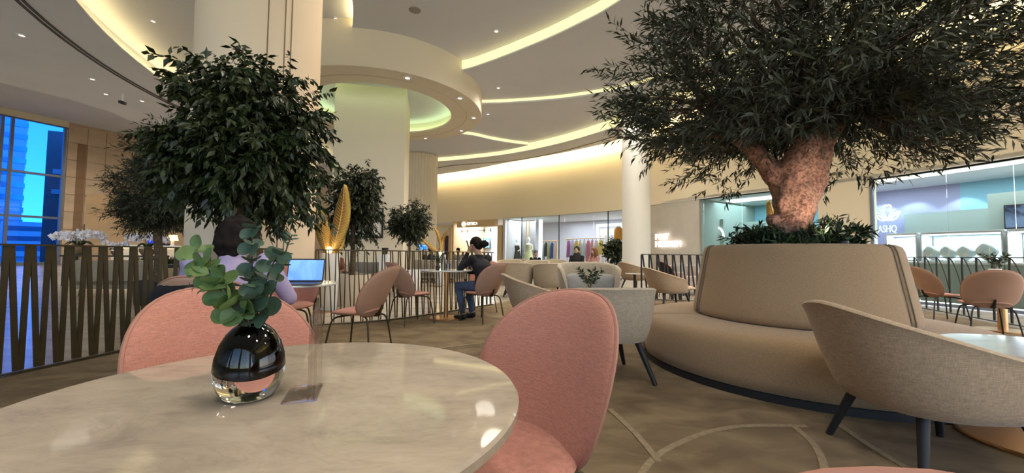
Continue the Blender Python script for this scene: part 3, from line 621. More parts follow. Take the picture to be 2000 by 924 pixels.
# --- aqua lounge shop
strip(1366, 1610, 3.4, -0.015, 3.05, sh_cy, 'wall_lounge')
partition(1366, 0.1, 3.4, sh_grn); partition(1600, 0.1, 3.4, sh_grn)
strip(1300, 2150, 0.0, 2.98, 3.08, M['white'], 'ceiling_shop', -3.6)
tag(ob('display_wall', wbox(r_of(1392), 1.2, -0.015, 2.35, 0.9, 0.12), sh_grn, smooth=False), 'sage green low partition behind the lounge shop glass', 'partition')
tag(ob('display_wall', wbox(r_of(1470), 2.4, -0.015, 2.3, 3.2, 0.12), sh_grn, smooth=False), 'long sage back partition under the aqua wall', 'partition')
x, y, a = wloc(r_of(1402), 1.05)
ar = thing('arch_display', 'white glowing arched display behind the lounge shop glass', 'display', (x, y, 0.9), a)
ob('arch', tube([(0.22*math.cos(R(q)), 0, 0.8 + 0.35*math.sin(R(q))) if 0 <= q <= 180 else (0,0,0) for q in range(0, 181, 15)], 0.035), lightw, ar); ob('shelf', box(0, -0.05, 0.28, 0.62, 0.25, 0.5, 0.02), M['white'], ar)
glazing(1375, 1600, 3, 0.06, 3.0, 'window_3')
x, y, a = wloc(r_of(1480), 1.8); area('lounge_lamp', x, y, 2.92, 3.6, 2.0, 84, (0.62, 0.88, 1.0), a)
tag(ob('light_line', wallstrip(wall_part(r_of(1420), r_of(1600), 1.0), -0.5, 2.93, 2.96), lightw, smooth=False), 'white ceiling light line inside the lounge shop', 'light')
# --- solid wall pier and jewellery shop
strip(1600, 1704, 0.0, -0.015, 3.0, M['plaster'], 'wall_pier', -0.3)
strip(1640, 1880, 2.6, -0.015, 3.05, sh_lav, 'wall_jewellery'); strip(1880, 2150, 2.6, -0.015, 3.05, sh_cy, 'wall_jewellery')
partition(1610, 0.1, 2.6, sh_lav)
ob('back_panel', wbox(r_of(1925), 2.3, -0.015, 2.25, 3.0, 0.12), sh_grn, wbk, smooth=False)
ob('back_panel', wbox(r_of(2010), 1.5, -0.015, 2.5, 1.1, 0.12), sh_grn, wbk, smooth=False)
ob('glass_joint', wbox(r_of(1706), 0.02, -0.015, 3.0, 0.06, 0.08), M['mframe'], wbk, smooth=False)
x, y, a = wloc(r_of(2003), 1.38)
tv = thing('wall_screen', 'dark wall screen at the right edge in the jewellery shop', 'screen', (x, y, 1.95), a)
ob('bezel', box(0, 0, 0, 0.55, 0.05, 0.52, 0.01), M['black'], tv); ob('display', box(0, -0.03, 0, 0.50, 0.01, 0.47), screen_mat('dark_display', (0.01,0.015,0.03), (0.10,0.14,0.22), 2.5, 0.6), tv, smooth=False)
glazing(1708, 1852, 1, 0.06, 3.0, 'window_4'); glazing(1853, 2120, 2, 0.06, 3.0, 'window_5')
x0, y0, a = wloc(r_of(1711), 2.2); x1, y1, _ = wloc(r_of(1762), 2.2); a = math.atan2(y1-y0, x1-x0); Lw = math.hypot(x1-x0, y1-y0)
lg = thing('shop_sign', 'glowing white flower emblem over the letters ASHQ on a lavender wall', 'sign', (x0, y0, 0), a)
lgm = glow('sign_ice', (0.72, 1.0, 0.98), 1.3)
gg = text_geo('ASHQ', 0.3, 0.03); tw = max(p[0] for p in gg[0]); sx_ = Lw*0.72/tw
ob('lettering', xf(gg, Matrix.Translation((Lw*0.12, -0.02, 1.76)) @ Matrix.Rotation(math.pi/2, 4, 'X') @ Matrix.Diagonal((sx_, 0.95, 1, 1))), lgm, lg, smooth=False)
def petal(pts, r): return tube([(Lw*(0.5 + p[0]*0.5), -0.02, 2.08 + p[1]*0.46) for p in smooth_path(pts, 6)], r, 6)
pet = []
for s in (-1, 1):
    pet += [petal([(0.03*s,0),(0.14*s,0.32),(0.42*s,0.62),(0.62*s,0.68)], 0.018), petal([(0.16*s,0.0),(0.3*s,0.28),(0.55*s,0.48),(0.98*s,0.55)], 0.018),
            petal([(0.30*s,0.0),(0.62*s,0.10),(0.82*s,0.30),(0.98*s,0.55)], 0.02), petal([(0.22*s,0.06),(0.45*s,0.22),(0.7*s,0.40)], 0.022),
            petal([(0.14*s,0.58),(0.30*s,0.72),(0.26*s,0.92),(0.1*s,0.98),(0.0,0.88)], 0.022)]
for i_, q in enumerate(pet): ob('petal', q, lgm, lg)
# jewellery cases
x, y, a = wloc(r_of(1880), 0.75)
def jewel_case(px0, px1, label):
    x0, y0, _ = wloc(r_of(px0), 0.45); x1, y1, _ = wloc(r_of(px1), 0.45); a = math.atan2(y1-y0, x1-x0); L_ = math.hypot(x1-x0, y1-y0)
    t = thing('display_case', label, 'display case', ((x0+x1)/2, (y0+y1)/2, -0.015), a)
    ob('cabinet', box(0, 0.25, 0.50, L_, 0.5, 0.86, 0.01), sh_grn, t); ob('plinth', box(0, 0.25, 0.035, L_*0.98, 0.46, 0.07), lightw, t, smooth=False)
    ob('counter', box(0, 0.25, 0.95, L_, 0.52, 0.05, 0.01), M['white'], t); ob('canopy', box(0, 0.3, 1.63, L_, 0.42, 0.05, 0.01), M['white'], t)
    ob('light_bar', box(0, 0.16, 1.59, L_*0.96, 0.05, 0.03), lightw, t, smooth=False)
    for s in (-1, 1): ob('post', box(s*(L_/2 - 0.02), 0.25, 1.3, 0.02, 0.4, 0.64), M['white'], t, smooth=False)
    ob('back_glow', box(0, 0.5, 1.29, L_*0.94, 0.02, 0.56), mat('case_back', (0.75, 0.82, 0.92), 0.5, emit=(0.6, 0.75, 1.0), es=0.08), t, smooth=False)
    ld = area('case_lamp', *[0]*3, L_*0.9, 0.2, 15, (0.75, 0.9, 1.0)); ld.parent = t; ld.location = (0, 0.18, 1.57)
    return a
ca = jewel_case(1795, 1958, 'long jewellery display case with white necklace busts behind the rail')
jewel_case(1962, 2100, 'second jewellery display case at the right edge of the frame')
jewel_case(1728, 1790, 'small jewellery display case under the flower emblem')
bust_m = mat('bust_satin', (0.78, 0.92, 0.94), 0.45)
bl = ['first white necklace bust from the left in the display case', 'second white necklace bust from the left in the display case', 'third white necklace bust from the left in the display case', 'largest white necklace bust at the right of the display case']
for k, px in enumerate((1820, 1852, 1886, 1926)):
    x, y, a = wloc(r_of(px), 0.62)
    t = thing('necklace_bust', bl[k], 'bust', (x, y, 0.96), a, 'necklace busts in the case'); s = 1.0 if k < 3 else 1.15
    def bf(a_, b_): return (0.15*s*a_*(1 - 0.25*b_*b_) * (1.0 if b_ > -0.2 else 1.0 + 0.8*(b_+0.2)), 0.06*(a_*a_) - 0.06*b_ - 0.02, 0.20*s + 0.17*s*b_)
    ob('bust', pad(bf, 0.05, 0.02, 28, 6, 3), bust_m, t); ob('foot', box(0, 0.02, 0.015, 0.14, 0.1, 0.03, 0.005), M['white'], t)
    ob('necklace', tube([(0.085*s*math.sin(q), -0.115 - 0.035*math.cos(q), 0.20*s + 0.09*s*-math.cos(q) + 0.03) for q in [i*0.5 - 2.25 for i in range(10)]], 0.006, 6), M['brass'], t)
for px, e in ((1716, 18), (1782, 18), (1875, 22), (1965, 25)):
    x, y, a = wloc(r_of(px), 2.25); ld = bpy.data.lights.new('shop_spot', 'SPOT'); ld.energy = e*2.0; ld.color = (0.45, 0.66, 1.0); ld.spot_size = R(95); ld.shadow_soft_size = 0.05
    o = bpy.data.objects.new('shop_spot', ld); COL.objects.link(o); o.location = (x, y, 2.9)
x, y, a = wloc(r_of(1900), 1.2); area('jewellery_lamp', x, y, 2.94, 4.5, 1.4, 80, (0.72, 0.88, 1.0), a)
tag(ob('light_line', wallstrip(wall_part(r_of(1706), r_of(2120), 0.35), -0.22, 2.94, 2.97), glow('warm_line', (1.0, 0.92, 0.78), 2.0), smooth=False), 'warm ceiling light line just behind the jewellery shop glass', 'light')
# ------------------------------------------------------------------ furniture
def make_beetle(label, rz, loc, group=None, shell='pinkshell', cloth='pink', legm='bronze', low=False):
    t = thing('dining_chair', label, 'chair', loc, rz, group)
    def bs(a, b):
        u, v = sup(a, b, 2.4 if b > 0 else 2.4 + 1.2*min(1, -b*2)); z = 0.640 + 0.250*v; x = 0.280*u*(1 - 0.10*max(0, -v)**1.5)
        return (x, -0.125 - 0.46*(z - 0.40) - 0.10*max(0, z - 0.62)**2 + 1.45*x*x, z)
    def ss(a, b):
        u, v = sup(a, b, 2.5); x = 0.245*u*(1 - 0.12*max(0, -v)); y = 0.045 + 0.235*v
        return (x, y, 0.425 + 0.30*x*x + 0.10*max(0, -v - 0.35)**2 - 0.02*max(0, v - 0.5)**2)
    ob('backrest', pad(bs, 0.0, 0.026, 56, 9, 8), M[cloth], t); ob('backrest_shell', pad(bs, 0.017, 0.001, 56, 9, 10), M[shell], t)
    rim = [Vector(bs(math.cos(2*math.pi*k/56), math.sin(2*math.pi*k/56))) for k in range(57)]
    ob('piping', tube(rim, 0.0062, 6, False), M['pinkpipe'], t)
    ob('seat', pad(ss, 0.026, 0.0, 48, 8, 7), M[cloth], t); ob('seat_shell', pad(ss, 0.001, 0.022, 48, 8, 8), M[shell], t)
    ob('bracket', tube([(0,-0.02,0.396),(0,-0.17,0.40),(0,-0.215,0.50)], [0.02,0.02,0.012], 8), M[legm], t)
    for sx in (-1, 1):
        for sy in (-1, 1):
            ob('leg', tube(smooth_path([(0.02*sx,0.03+0.03*sy,0.398),(0.13*sx,0.03+0.13*sy,0.392),(0.185*sx,0.03+0.185*sy,0.355),(0.212*sx,0.03+0.215*sy,0.20),(0.235*sx,0.03+0.24*sy,0.002)], 4), 0.0095, 8), M[legm], t)
    return t
beetle = make_beetle('large pink fabric chair in the foreground at the right edge of the marble table', face_to(0.03, 1.25, -0.62, 0.65), (-0.01, 1.22, 0))
BG = 'pink shell cafe chairs'; beetle['group'] = BG
def put_beetle(x, y, fx, fy, label, s=None): return dup(beetle, (x, y, 0), face_to(x, y, fx, fy), label, BG, s)
put_beetle(-0.775, 1.235, 0.09, 0.735, 'pink fabric chair tucked behind the black vase at the far side of the marble table')
put_beetle(0.222, -0.117, 0.222, -1.0, 'pink chair whose top just shows at the bottom edge of the picture')
put_beetle(-1.50, 4.02, -2.3, 4.15, 'empty pink chair turned sideways beside the laptop table')
put_beetle(-2.46, 4.40, -2.1, 3.6, 'pink chair on the far side of the open laptop')
put_beetle(-1.70, 2.38, -1.90, 3.5, 'chair with a black jacket over its back under the woman in lilac')
put_beetle(-1.48, 5.80, -0.75, 6.5, 'tan backed pink chair left of the tall brass table')
put_beetle(-0.42, 6.05, -1.15, 6.65, 'pink chair carrying the woman in the dark cap')
put_beetle(-0.56, 6.90, -0.95, 6.2, 'pink chair half hidden on the far side of the tall brass table')
# right hand pair by the jewellery shop
make_beetle('pink chair by the right railing turned sideways to show its inner back', face_to(7.1, 6.6, 8.6, 6.2), (7.10, 6.60, 0), BG, legm='dark')
make_beetle('wide pink chair seen from behind before the jewellery cases', face_to(6.35, 5.3, 6.95, 6.3), (6.38, 5.32, 0), BG, legm='dark')

def round_table(label, x, y, r, top='marble', h=0.735, base_r=0.26, th=0.02, leg='brass', pr=0.035):
    t = thing('cafe_table', label, 'table', (x, y, 0))
    ob('tabletop', lathe([(0.001,h-th),(r-0.006,h-th),(r,h-th+0.006),(r,h-0.005),(r-0.005,h),(0.001,h)], 96), M[top], t)
    ob('pedestal', lathe([(pr,0.02),(pr,h-th-0.015),(pr+0.1,h-th)], 32), M[leg], t)
    ob('base', lathe([(0.001,0.0),(base_r,0.0),(base_r,0.012),(base_r-0.01,0.02),(0.001,0.024)], 64), M[leg], t)
    return t
round_table('large round white marble table in the foreground carrying the black vase', -0.445, 0.79, 0.462, h=0.74, th=0.024)
round_table('small round pale table carrying the open laptop', -2.07, 3.66, 0.42, 'marble2')
round_table('round marble table on a brass column before the woman in the dark cap', -1.03, 6.27, 0.40, 'marble2', h=0.765)
round_table('low round pale marble table on a copper base at the right edge', 2.98, 2.22, 0.42, 'marble2', 0.53, 0.36)
round_table('round pale table with the potted plant beside the right railing', 7.05, 5.70, 0.34, 'marble2', 0.75, 0.28, pr=0.05)
round_table('small low table under the dark leaf sprig between the armchairs', 0.93, 4.72, 0.30, 'marble2', 0.52, 0.2)
round_table('pale cafe table before the woman in the black headscarf', 1.62, 11.9, 0.36, 'marble2', 0.74)

def make_tub(label, loc, rz, group, cloth='greige', a=0.38, b=0.37, hb=0.78, ha=0.60, z0=0.31, tm=128, legh=0.30, flare=0.80, cut=0.16, back_lean=0.05, leg_in=0.62, legs=True, pw=2.6, curve=1.5, seat=0.45):
    t = thing('armchair', label, 'armchair', loc, rz, group)
    NT = 53; th0 = 0.030
    def plan(an, s):
        c, sn = math.cos(an), math.sin(an); k = (abs(c)**pw + abs(sn)**pw)**(-1/pw); return Vector((a*s*k*sn, -b*s*k*c))
    V = []; F = []; K = 0
    for i in range(NT):
        f = i/(NT-1)*2 - 1; f = math.copysign(abs(f)**0.85, f); an = R(tm)*f; q = abs(f)
        w = q**curve; w = w*w*(3-2*w); h = hb + (ha-hb)*w
        e = max(0, (q - (1-cut))/cut); h = z0 + 0.02 + (h - z0 - 0.02)*math.sqrt(max(0.02, 1 - e*e)); th = th0*math.sqrt(max(0.06, 1 - e**4))
        nrm = (plan(an, 1.0)).normalized()
        loop = []
        def pos(z, off):
            v = (z - z0)/(hb - z0); s = flare + (1-flare)*min(1, max(0, v))**0.6
            p = plan(an, s); lean = -back_lean*max(0, math.cos(an))*max(0, v)**1.5
            return (p.x + nrm.x*off, p.y + nrm.y*off + lean, z)
        nz = 9
        for j in range(nz): loop.append(pos(z0 + (h-th-z0)*(j/(nz-1)), th*(0.75 + 0.25*math.sin(math.pi*min(1, j/(nz-1)+0.1)))))
        for j in range(1, 6):
            al = math.pi*j/6; loop.append(pos(h - th + th*math.sin(al), th*math.cos(al)))
        for j in range(nz): loop.append(pos(h - th - (h-th-z0)*(j/(nz-1)), -th))
        K = len(loop); V += loop
    for i in range(NT-1):
        for j in range(K):
            l = (j+1) % K; F.append((i*K+j, i*K+l, (i+1)*K+l, (i+1)*K+j))
    F.append(tuple(range(K))); F.append(tuple(reversed([(NT-1)*K + j for j in range(K)])))
    ob('shell', (V, F), M[cloth], t, sharp=60)
    def base(u_, v_):
        u, v = sup(u_, v_, 2.8); return (a*flare*1.03*u, b*flare*1.03*v + 0.02, z0 + 0.035)
    ob('seat_base', pad(base, 0.05, 0.055, 40, 6, 5), M[cloth], t)
    def cush(u_, v_):
        u, v = sup(u_, v_, 3.0); return (a*0.80*u*(1.0), b*0.92*v + 0.075, seat - 0.05)
    ob('seat_cushion', pad(cush, 0.055, 0.05, 40, 6, 4), M[cloth], t)
    if legs:
        for sx in (-1, 1):
            for sy in (-1, 1):
                ob('leg', tube([(a*leg_in*0.75*sx, b*leg_in*0.8*sy, legh+0.02), (a*leg_in*1.12*sx, b*leg_in*1.12*sy + 0.01*sy, 0.001)], [0.027, 0.017], 12), M['black'], t)
    return t
TG = 'greige tub armchairs'
E_ = make_tub('greige woven tub armchair seen from behind right of the foreground pink chair', (0.80, 3.42, 0), 0.12, TG, a=0.37, b=0.36, hb=0.775, ha=0.70, tm=125, flare=0.80, z0=0.33, leg_in=0.74)
lounge = make_tub('large greige armchair on black legs in the right foreground', (2.16, 2.06, 0), R(-91), TG, 'greige2', a=0.385, b=0.44, hb=0.80, ha=0.57, tm=122, flare=0.72, z0=0.29, cut=0.18, back_lean=0.10, leg_in=0.62, curve=0.95, seat=0.43)
dup(lounge, (0.42, 4.75, 0), R(-75), 'pale greige armchair seen from the side behind the foreground pink chair', TG)
tallt = make_tub('rounded greige armchair seen from behind, right one of the pair in the middle', (0.93, 9.55, 0), R(4), TG, 'greige', a=0.42, b=0.40, hb=0.83, ha=0.62, flare=0.80, z0=0.27, curve=1.8, tm=125)
dup(tallt, (0.12, 9.75, 0), R(-4), 'rounded greige armchair seen from behind, left one of the pair in the middle', TG)
love = dup(E_, (1.14, 5.85, 0), R(180), 'greige tub seat facing us with grey cushions behind the leaf sprig', TG, 1.18)
def cushion(label, x, y, z, rz, tilt, w, h, m, grp=None):
    def cs(u_, v_):
        u, v = sup(u_, v_, 4.0); return (w/2*u, 0, h/2*v)
    o = ob('cushion', xf(pad(cs, 0.07, 0.07, 36, 6, 2.2), T(0, 0, 0, 0, tilt)), M[m], loc=(x, y, z)); o.rotation_euler = (0, 0, rz); return tag(o, label, 'cushion', grp)
M['greycush'] = mat('grey_cushion', (0.27, 0.26, 0.24), 0.95, weave=300); M['brightcush'] = mat('pale_cushion', (0.46, 0.46, 0.45), 0.95, weave=300)
cushion('small grey cushion in the left of the seat that faces us', 0.96, 5.86, 0.60, R(12), R(-12), 0.34, 0.30, 'greycush', 'grey cushions'); cushion('small grey cushion in the right of the seat that faces us', 1.36, 5.86, 0.60, R(-10), R(-12), 0.36, 0.30, 'greycush', 'grey cushions')
dup(lounge, (3.22, 8.05, 0), R(-80), 'greige armchair seen from the side just behind the round sofa, by the black chair', TG, 1.0)
dup(tallt, (1.95, 11.3, 0), R(62), 'greige armchair turned towards the pale cafe table near the blond guest', TG, 1.02)
for k, (x, y, rz, lb) in enumerate(((-0.1, 13.2, 170, 'greige armchair top behind the middle pair, leftmost of the back row'), (0.75, 12.6, 160, 'greige armchair top between the pair in the middle of the back row'), (1.75, 15.1, 190, 'greige armchair in the back row below the dark clothes rail'), (0.15, 15.6, 150, 'farthest greige armchair below the short black dress'))):
    dup(tallt, (x, y, 0), R(rz), lb, TG, 1.02)

for x, y, rz, lb in ((2.06, 12.60, 155, 'greige armchair under the woman in the headscarf'), (2.72, 12.98, 120, 'greige armchair under the auburn haired guest'), (0.87, 14.44, 200, 'greige armchair under the small brown haired guest')): dup(tallt, (x, y, 0 if x < 2.5 else -0.015), R(rz), lb, TG, 0.96)
# ---- round sofa around the olive tree
SX, SY = 2.745, 3.86
def sweep_seg(prof, a0, a1, n=28, inset=0.035):
    m = len(prof); cr = sum(p[0] for p in prof)/m; cz = sum(p[1] for p in prof)/m; V = []; F = []
    steps = [0, 0.006, 0.02, 0.045] + [0.045 + (1-0.09)*k/n for k in range(1, n)] + [0.955, 0.98, 0.994, 1.0]; N_ = len(steps)
    for i, s in enumerate(steps):
        e = min(i, N_-1-i); q = [1.0, 0.45, 0.12, 0.0][min(e, 3)]
        an = a0 + (a1-a0)*s
        for r, z in prof:
            d = Vector((cr - r, cz - z)); l = d.length; k = inset*q/l if l > 0 else 0
            rr, z2 = r + d.x*k, z + d.y*k; V.append((rr*math.cos(an), rr*math.sin(an), z2))
    for i in range(N_-1):
        for j in range(m):
            l = (j+1) % m; F.append((i*m+j, (i+1)*m+j, (i+1)*m+l, i*m+l))
    F.append(tuple(range(m))); F.append(tuple(reversed([(N_-1)*m+j for j in range(m)])))
    return V, F
sofa = thing('round_sofa', 'big round taupe sofa encircling the olive tree', 'sofa', (SX, SY, 0))
ob('plinth', lathe([(0.5,0.0),(1.385,0.0),(1.385,0.055),(0.5,0.055)], 128, 0, 0, 0, True), M['black'], sofa)
seat_p = [(0.62,0.05),(1.36,0.05),(1.395,0.07),(1.41,0.14),(1.415,0.25),(1.41,0.345),(1.395,0.395),(1.365,0.425),(1.31,0.44),(1.1,0.447),(0.9,0.45),(0.62,0.45)]
back_p = [(0.66,0.452),(0.86,0.452),(0.882,0.47),(0.884,0.52),(0.868,0.62),(0.845,0.75),(0.822,0.88),(0.798,1.01),(0.785,1.075),(0.768,1.115),(0.73,1.135),(0.66,1.138)]
phi = math.atan2(-SY, -SX)
for k in range(3):
    a0 = phi - R(62) + k*R(120)
    ob('seat_segment', sweep_seg(seat_p, a0 + 0.002, a0 + R(120) - 0.002, 36, 0.03), M['sofa'], sofa, sharp=50)
    bseg = ob('back_segment', sweep_seg(back_p, a0 + 0.010, a0 + R(120) - 0.010, 36, 0.045), M['sofa'], sofa, sharp=50)
    for aa in (a0 + 0.035, a0 + R(120) - 0.035):
        ob('piping', tube([((r+0.004)*math.cos(aa), (r+0.004)*math.sin(aa), z) for r, z in back_p[1:-1]], 0.005, 6), M['seam'], bseg)
plt = thing('planter_ring', 'dark planter bed sunk inside the round sofa under the olive tree', 'planter', (SX, SY, 0))
ob('wall', lathe([(0.60,0.456),(0.65,0.456),(0.65,1.12),(0.60,1.12)], 64, 0, 0, 0, True), M['black'], plt); ob('soil', lathe([(0.001,0.46),(0.595,0.46),(0.595,1.06),(0.3,1.09),(0.001,1.10)], 48), M['soil'], plt)

# ---- railings
bar_me = mesh('baluster', box(0, 0, 0.5, 0.036, 0.016, 1.0), M['bronze'], smooth=False)
bar_thin = mesh('baluster_thin', box(0, 0, 0.5, 0.015, 0.013, 1.0), M['bronze'], smooth=False)
bar_dk = mesh('baluster_dark', box(0, 0, 0.5, 0.036, 0.014, 1.0), M['dark'], smooth=False)
def resample(pts, s):
    out = [Vector(pts[0])]; acc = 0.0
    for i in range(len(pts)-1):
        a, b = Vector(pts[i]), Vector(pts[i+1]); L_ = (b-a).length; pos = s - acc
        while pos <= L_: out.append(a + (b-a)*pos/L_); pos += s
        acc = (acc + L_) % s if L_ + acc >= s else acc + L_
    return out
def railing(label, pts, s, top=1.062, bot=0.03, m='bronze', lean=0.0, curved=False, grp='slanted bar railings', w='wide'):
    path = smooth_path(pts, 8); P = resample(path, s); bar = (bar_me if w == 'wide' else bar_thin) if m == 'bronze' else bar_dk
    c = P[len(P)//2]; t = thing('railing', label, 'railing', (c.x, c.y, 0), 0, grp)
    rel = [(p[0]-c.x, p[1]-c.y) for p in path]
    ob('top_rail', flat(rel, 0.05, top-0.016, 0.016), M[m], t, smooth=False); ob('bottom_rail', flat(rel, 0.04, bot-0.02, 0.014), M[m], t, smooth=False)
    H = top - 0.016 - bot
    for i in range(len(P)):
        p = P[i] - c; q = (P[i+1] - c) if i+1 < len(P) else None
        tn = ((P[min(i+1, len(P)-1)] - P[max(i-1, 0)])).normalized(); an = math.atan2(tn.y, tn.x)
        def put(z0, z1, x0, y0, x1, y1, nm):
            o = ob(nm, bar, None, t); d = Vector((x1-x0, y1-y0, z1-z0)); X = Vector((tn.x, tn.y, 0)); Z = d.normalized(); Y = Z.cross(X).normalized(); X2 = Y.cross(Z)
            o.matrix_basis = Matrix.Translation((x0, y0, z0)) @ Matrix((X2, Y, Z)).transposed().to_4x4() @ Matrix.Diagonal((1, 1, d.length, 1))
        put(bot, bot+H, p.x + tn.x*lean, p.y + tn.y*lean, p.x, p.y, 'baluster')
        if q is not None:
            e = 0.028
            if curved:
                pts_ = [(p.x + (q.x-p.x)*k, p.y + (q.y-p.y)*k, bot + H*(1 - 0.62*k**1.7)) for k in [i_/6 for i_ in range(7)]]
                ob('curved_bar', tube(pts_, 0.009, 6), M[m], t)
            else: put(bot, bot+H, q.x - tn.x*e, q.y - tn.y*e, p.x + tn.x*e, p.y + tn.y*e, 'diagonal_bar')
    return t
railing('bronze slanted bar railing at the left, nearest to the marble table', [(-4.28,1.9),(-4.18,2.5),(-4.05,3.13),(-3.84,4.2),(-3.46,4.56),(-3.14,4.74),(-2.90,4.98)], 0.128)
railing('bronze slanted bar railing running from the huge column behind the tall brass table', [(-2.72,5.48),(-1.9,5.95),(-1.32,6.62),(-0.9,7.22),(-0.38,8.0)], 0.128, w='thin')
railing('thin dark railing behind the armchair left of the round sofa', [(3.02,9.2),(4.2,8.95),(5.4,8.6)], 0.172, m='dark')
railing('dark railing with curved bars before the jewellery shop', [(8.55,8.6),(8.25,7.6),(8.06,7.0),(7.84,6.3),(7.64,5.65),(7.45,4.9)], 0.315, m='dark', curved=True)
# ------------------------------------------------------------------ trees and plants
rng = np.random.default_rng(11)
LEAF_F = np.array([[0,1,4],[1,2,4],[2,3,4],[3,0,4]])
def leaf_T(w, l, fold=0.10, droop=0.12):
    return np.array([[0,0,0],[w/2,0.42*l,0],[0,l,-droop*l],[-w/2,0.42*l,0],[0,0.45*l,-fold*w*2]])
def big_mesh(name, V, F, m):
    me = bpy.data.meshes.new(name); me.vertices.add(len(V)); me.vertices.foreach_set('co', V.astype(np.float32).ravel())
    me.loops.add(F.size); me.polygons.add(len(F)); me.loops.foreach_set('vertex_index', F.astype(np.int32).ravel())
    me.polygons.foreach_set('loop_start', np.arange(0, F.size, 3, dtype=np.int32)); me.polygons.foreach_set('loop_total', np.full(len(F), 3, dtype=np.int32))
    me.materials.append(m); me.update(calc_edges=True); me.validate(); return me
def unit(v): return v/np.maximum(1e-9, np.linalg.norm(v, axis=-1, keepdims=True))
def twig_leaves(org, dr, n_per, tl, spread, droop, flat_up=0.0):
    """org (N,3) twig roots, dr (N,3) directions -> leaf frames: positions and 3x3 matrices (columns x,y,z)"""
    N_ = len(org); P = []; Rm = []
    side = unit(np.cross(dr, np.array([0,0,1.0]) + rng.normal(0, 0.15, (N_,3)))); up = np.cross(side, dr)
    for k in range(n_per):
        f = (k + 0.5)/n_per; pos = org + dr*(tl*f)[:,None]; pos[:,2] -= droop*(tl*f)**2
        an = rng.uniform(0, 2*math.pi, N_)
        y = unit(dr*rng.uniform(0.4, 0.9, (N_,1)) + (side*np.cos(an)[:,None] + up*np.sin(an)[:,None])*spread + np.array([0,0,-droop*0.9]) + rng.normal(0, 0.15, (N_,3)))
        zref = np.array([0,0,1.0]) + rng.normal(0, 0.55, (N_,3)); x = unit(np.cross(y, zref)); z = np.cross(x, y)
        P.append(pos); Rm.append(np.stack([x, y, z], axis=2))
    return np.concatenate(P), np.concatenate(Rm)
def leaves_to(parent, P, Rm, tmpl, sc, m, single=0, nm='foliage'):
    base = np.array(parent.location); order = np.argsort(np.linalg.norm(P + base - np.array([0,0,CAMZ]), axis=1)); V = np.einsum('nij,kj->nki', Rm, tmpl)*sc[:,None,None] + P[:,None,:]
    if single:
        pick = order[:single]; me = mesh('leaf', ([tuple(p) for p in tmpl], [tuple(f) for f in LEAF_F]), m, smooth=False)
        for i in pick:
            o = ob('leaf', me, None, parent); M4 = np.eye(4); M4[:3,:3] = Rm[i]*sc[i]; M4[:3,3] = P[i]; o.matrix_basis = Matrix(M4.tolist())
        keep = np.ones(len(P), bool); keep[pick] = False; V = V[keep]
    F = (LEAF_F[None] + (np.arange(len(V))*5)[:,None,None]).reshape(-1, 3)
    o = ob(nm, big_mesh(nm, V.reshape(-1, 3), F, m), None, parent); o['kind'] = 'stuff'; return o
def canopy_points(n, c, rad, up, down, shell=0.55, clumps=30, cr=0.34):
    """n twig roots gathered in lobes that fill a squashed ellipsoid, thinner between the lobes"""
    d = []
    while len(d) < clumps:                                   # spread lobe centres evenly
        q = rng.normal(size=(24, 3)); q /= np.linalg.norm(q, axis=1)[:,None]
        d.append(q[0] if not d else q[np.argmax([min(np.linalg.norm(x - y) for y in d) for x in q])])
    d = np.array(d); rr = rng.uniform(0.50, 0.92, clumps)[:,None]; cen = d*rr; cen = np.concatenate([cen, d[:clumps//3]*0.3])
    k = rng.integers(0, len(cen), n); off = rng.normal(size=(n, 3)); off /= np.linalg.norm(off, axis=1)[:,None]; off *= (rng.uniform(0, 1, (n,1))**0.4)*cr*rng.uniform(0.7, 1.25, (len(cen),1))[k]
    q = cen[k] + off; q = q*np.array([rad[0], rad[1], 1]); q[:,2] *= np.where(q[:,2] > 0, up, down)
    return q + np.array(c), q
def branches_geo(top, tips, r0, r1, bend=0.2):
    gs = []
    for p in tips:
        a = Vector(top); b = Vector(p); mid = a.lerp(b, 0.45) + Vector((random.uniform(-1,1), random.uniform(-1,1), random.uniform(0,1)))*bend*(b-a).length
        gs.append(tube(smooth_path([tuple(a), tuple(mid), tuple(b)], 4), [r0 + (r1-r0)*k/8 for k in range(9)], 6))
    return join(*gs)
def pot(par, kind, h, r0, r1, m, z=0):
    return ob('pot', lathe([(0.001,z),(r0,z),(r0+0.01,z+0.02),(r1,z+h-0.02),(r1,z+h),(r1-0.03,z+h),(r1-0.04,z+h-0.05),(0.001,z+h-0.05)], 40), m, par)
def ficus(label, loc, trunk, tr, c, rad, up, down, ntw, nleaf, ls, m, potspec, single=0, droop=0.9, tl=0.22, grp=None, ratio=0.42):
    t = thing('ficus_tree', label, 'tree', loc, 0, grp)
    ob('trunk', tube(smooth_path(trunk, 5), [tr*(1 - 0.35*k/((len(trunk)-1)*5)) for k in range((len(trunk)-1)*5 + 1)], 10), M['bark2'], t)
    P, rel = canopy_points(ntw, c, rad, up, down)
    tips = P[rng.choice(len(P), 30, replace=False)]
    ob('branches', branches_geo(trunk[-1], tips, tr*0.5, 0.006), M['twig'], t)
    d = unit(rel*np.array([1,1,0.5]) + rng.normal(0, 0.25, rel.shape)); d[:,2] -= 0.25; d = unit(d)
    L_ = np.full(ntw, tl)*rng.uniform(0.6, 1.3, ntw)
    Pl, Rl = twig_leaves(P, d, nleaf, L_, 0.8, droop)
    leaves_to(t, Pl, Rl, leaf_T(ls*ratio, ls), rng.uniform(0.65, 1.2, len(Pl)), m, single)
    if potspec: pot(t, *potspec); ob('soil', lathe([(0.001, potspec[1]-0.049), (potspec[3]-0.045, potspec[1]-0.045), (0.001, potspec[1]-0.03)], 24), M['soil'], t)
    return t
potw = mat('pot_cream', (0.62, 0.52, 0.40), 0.6); potd = M['black']
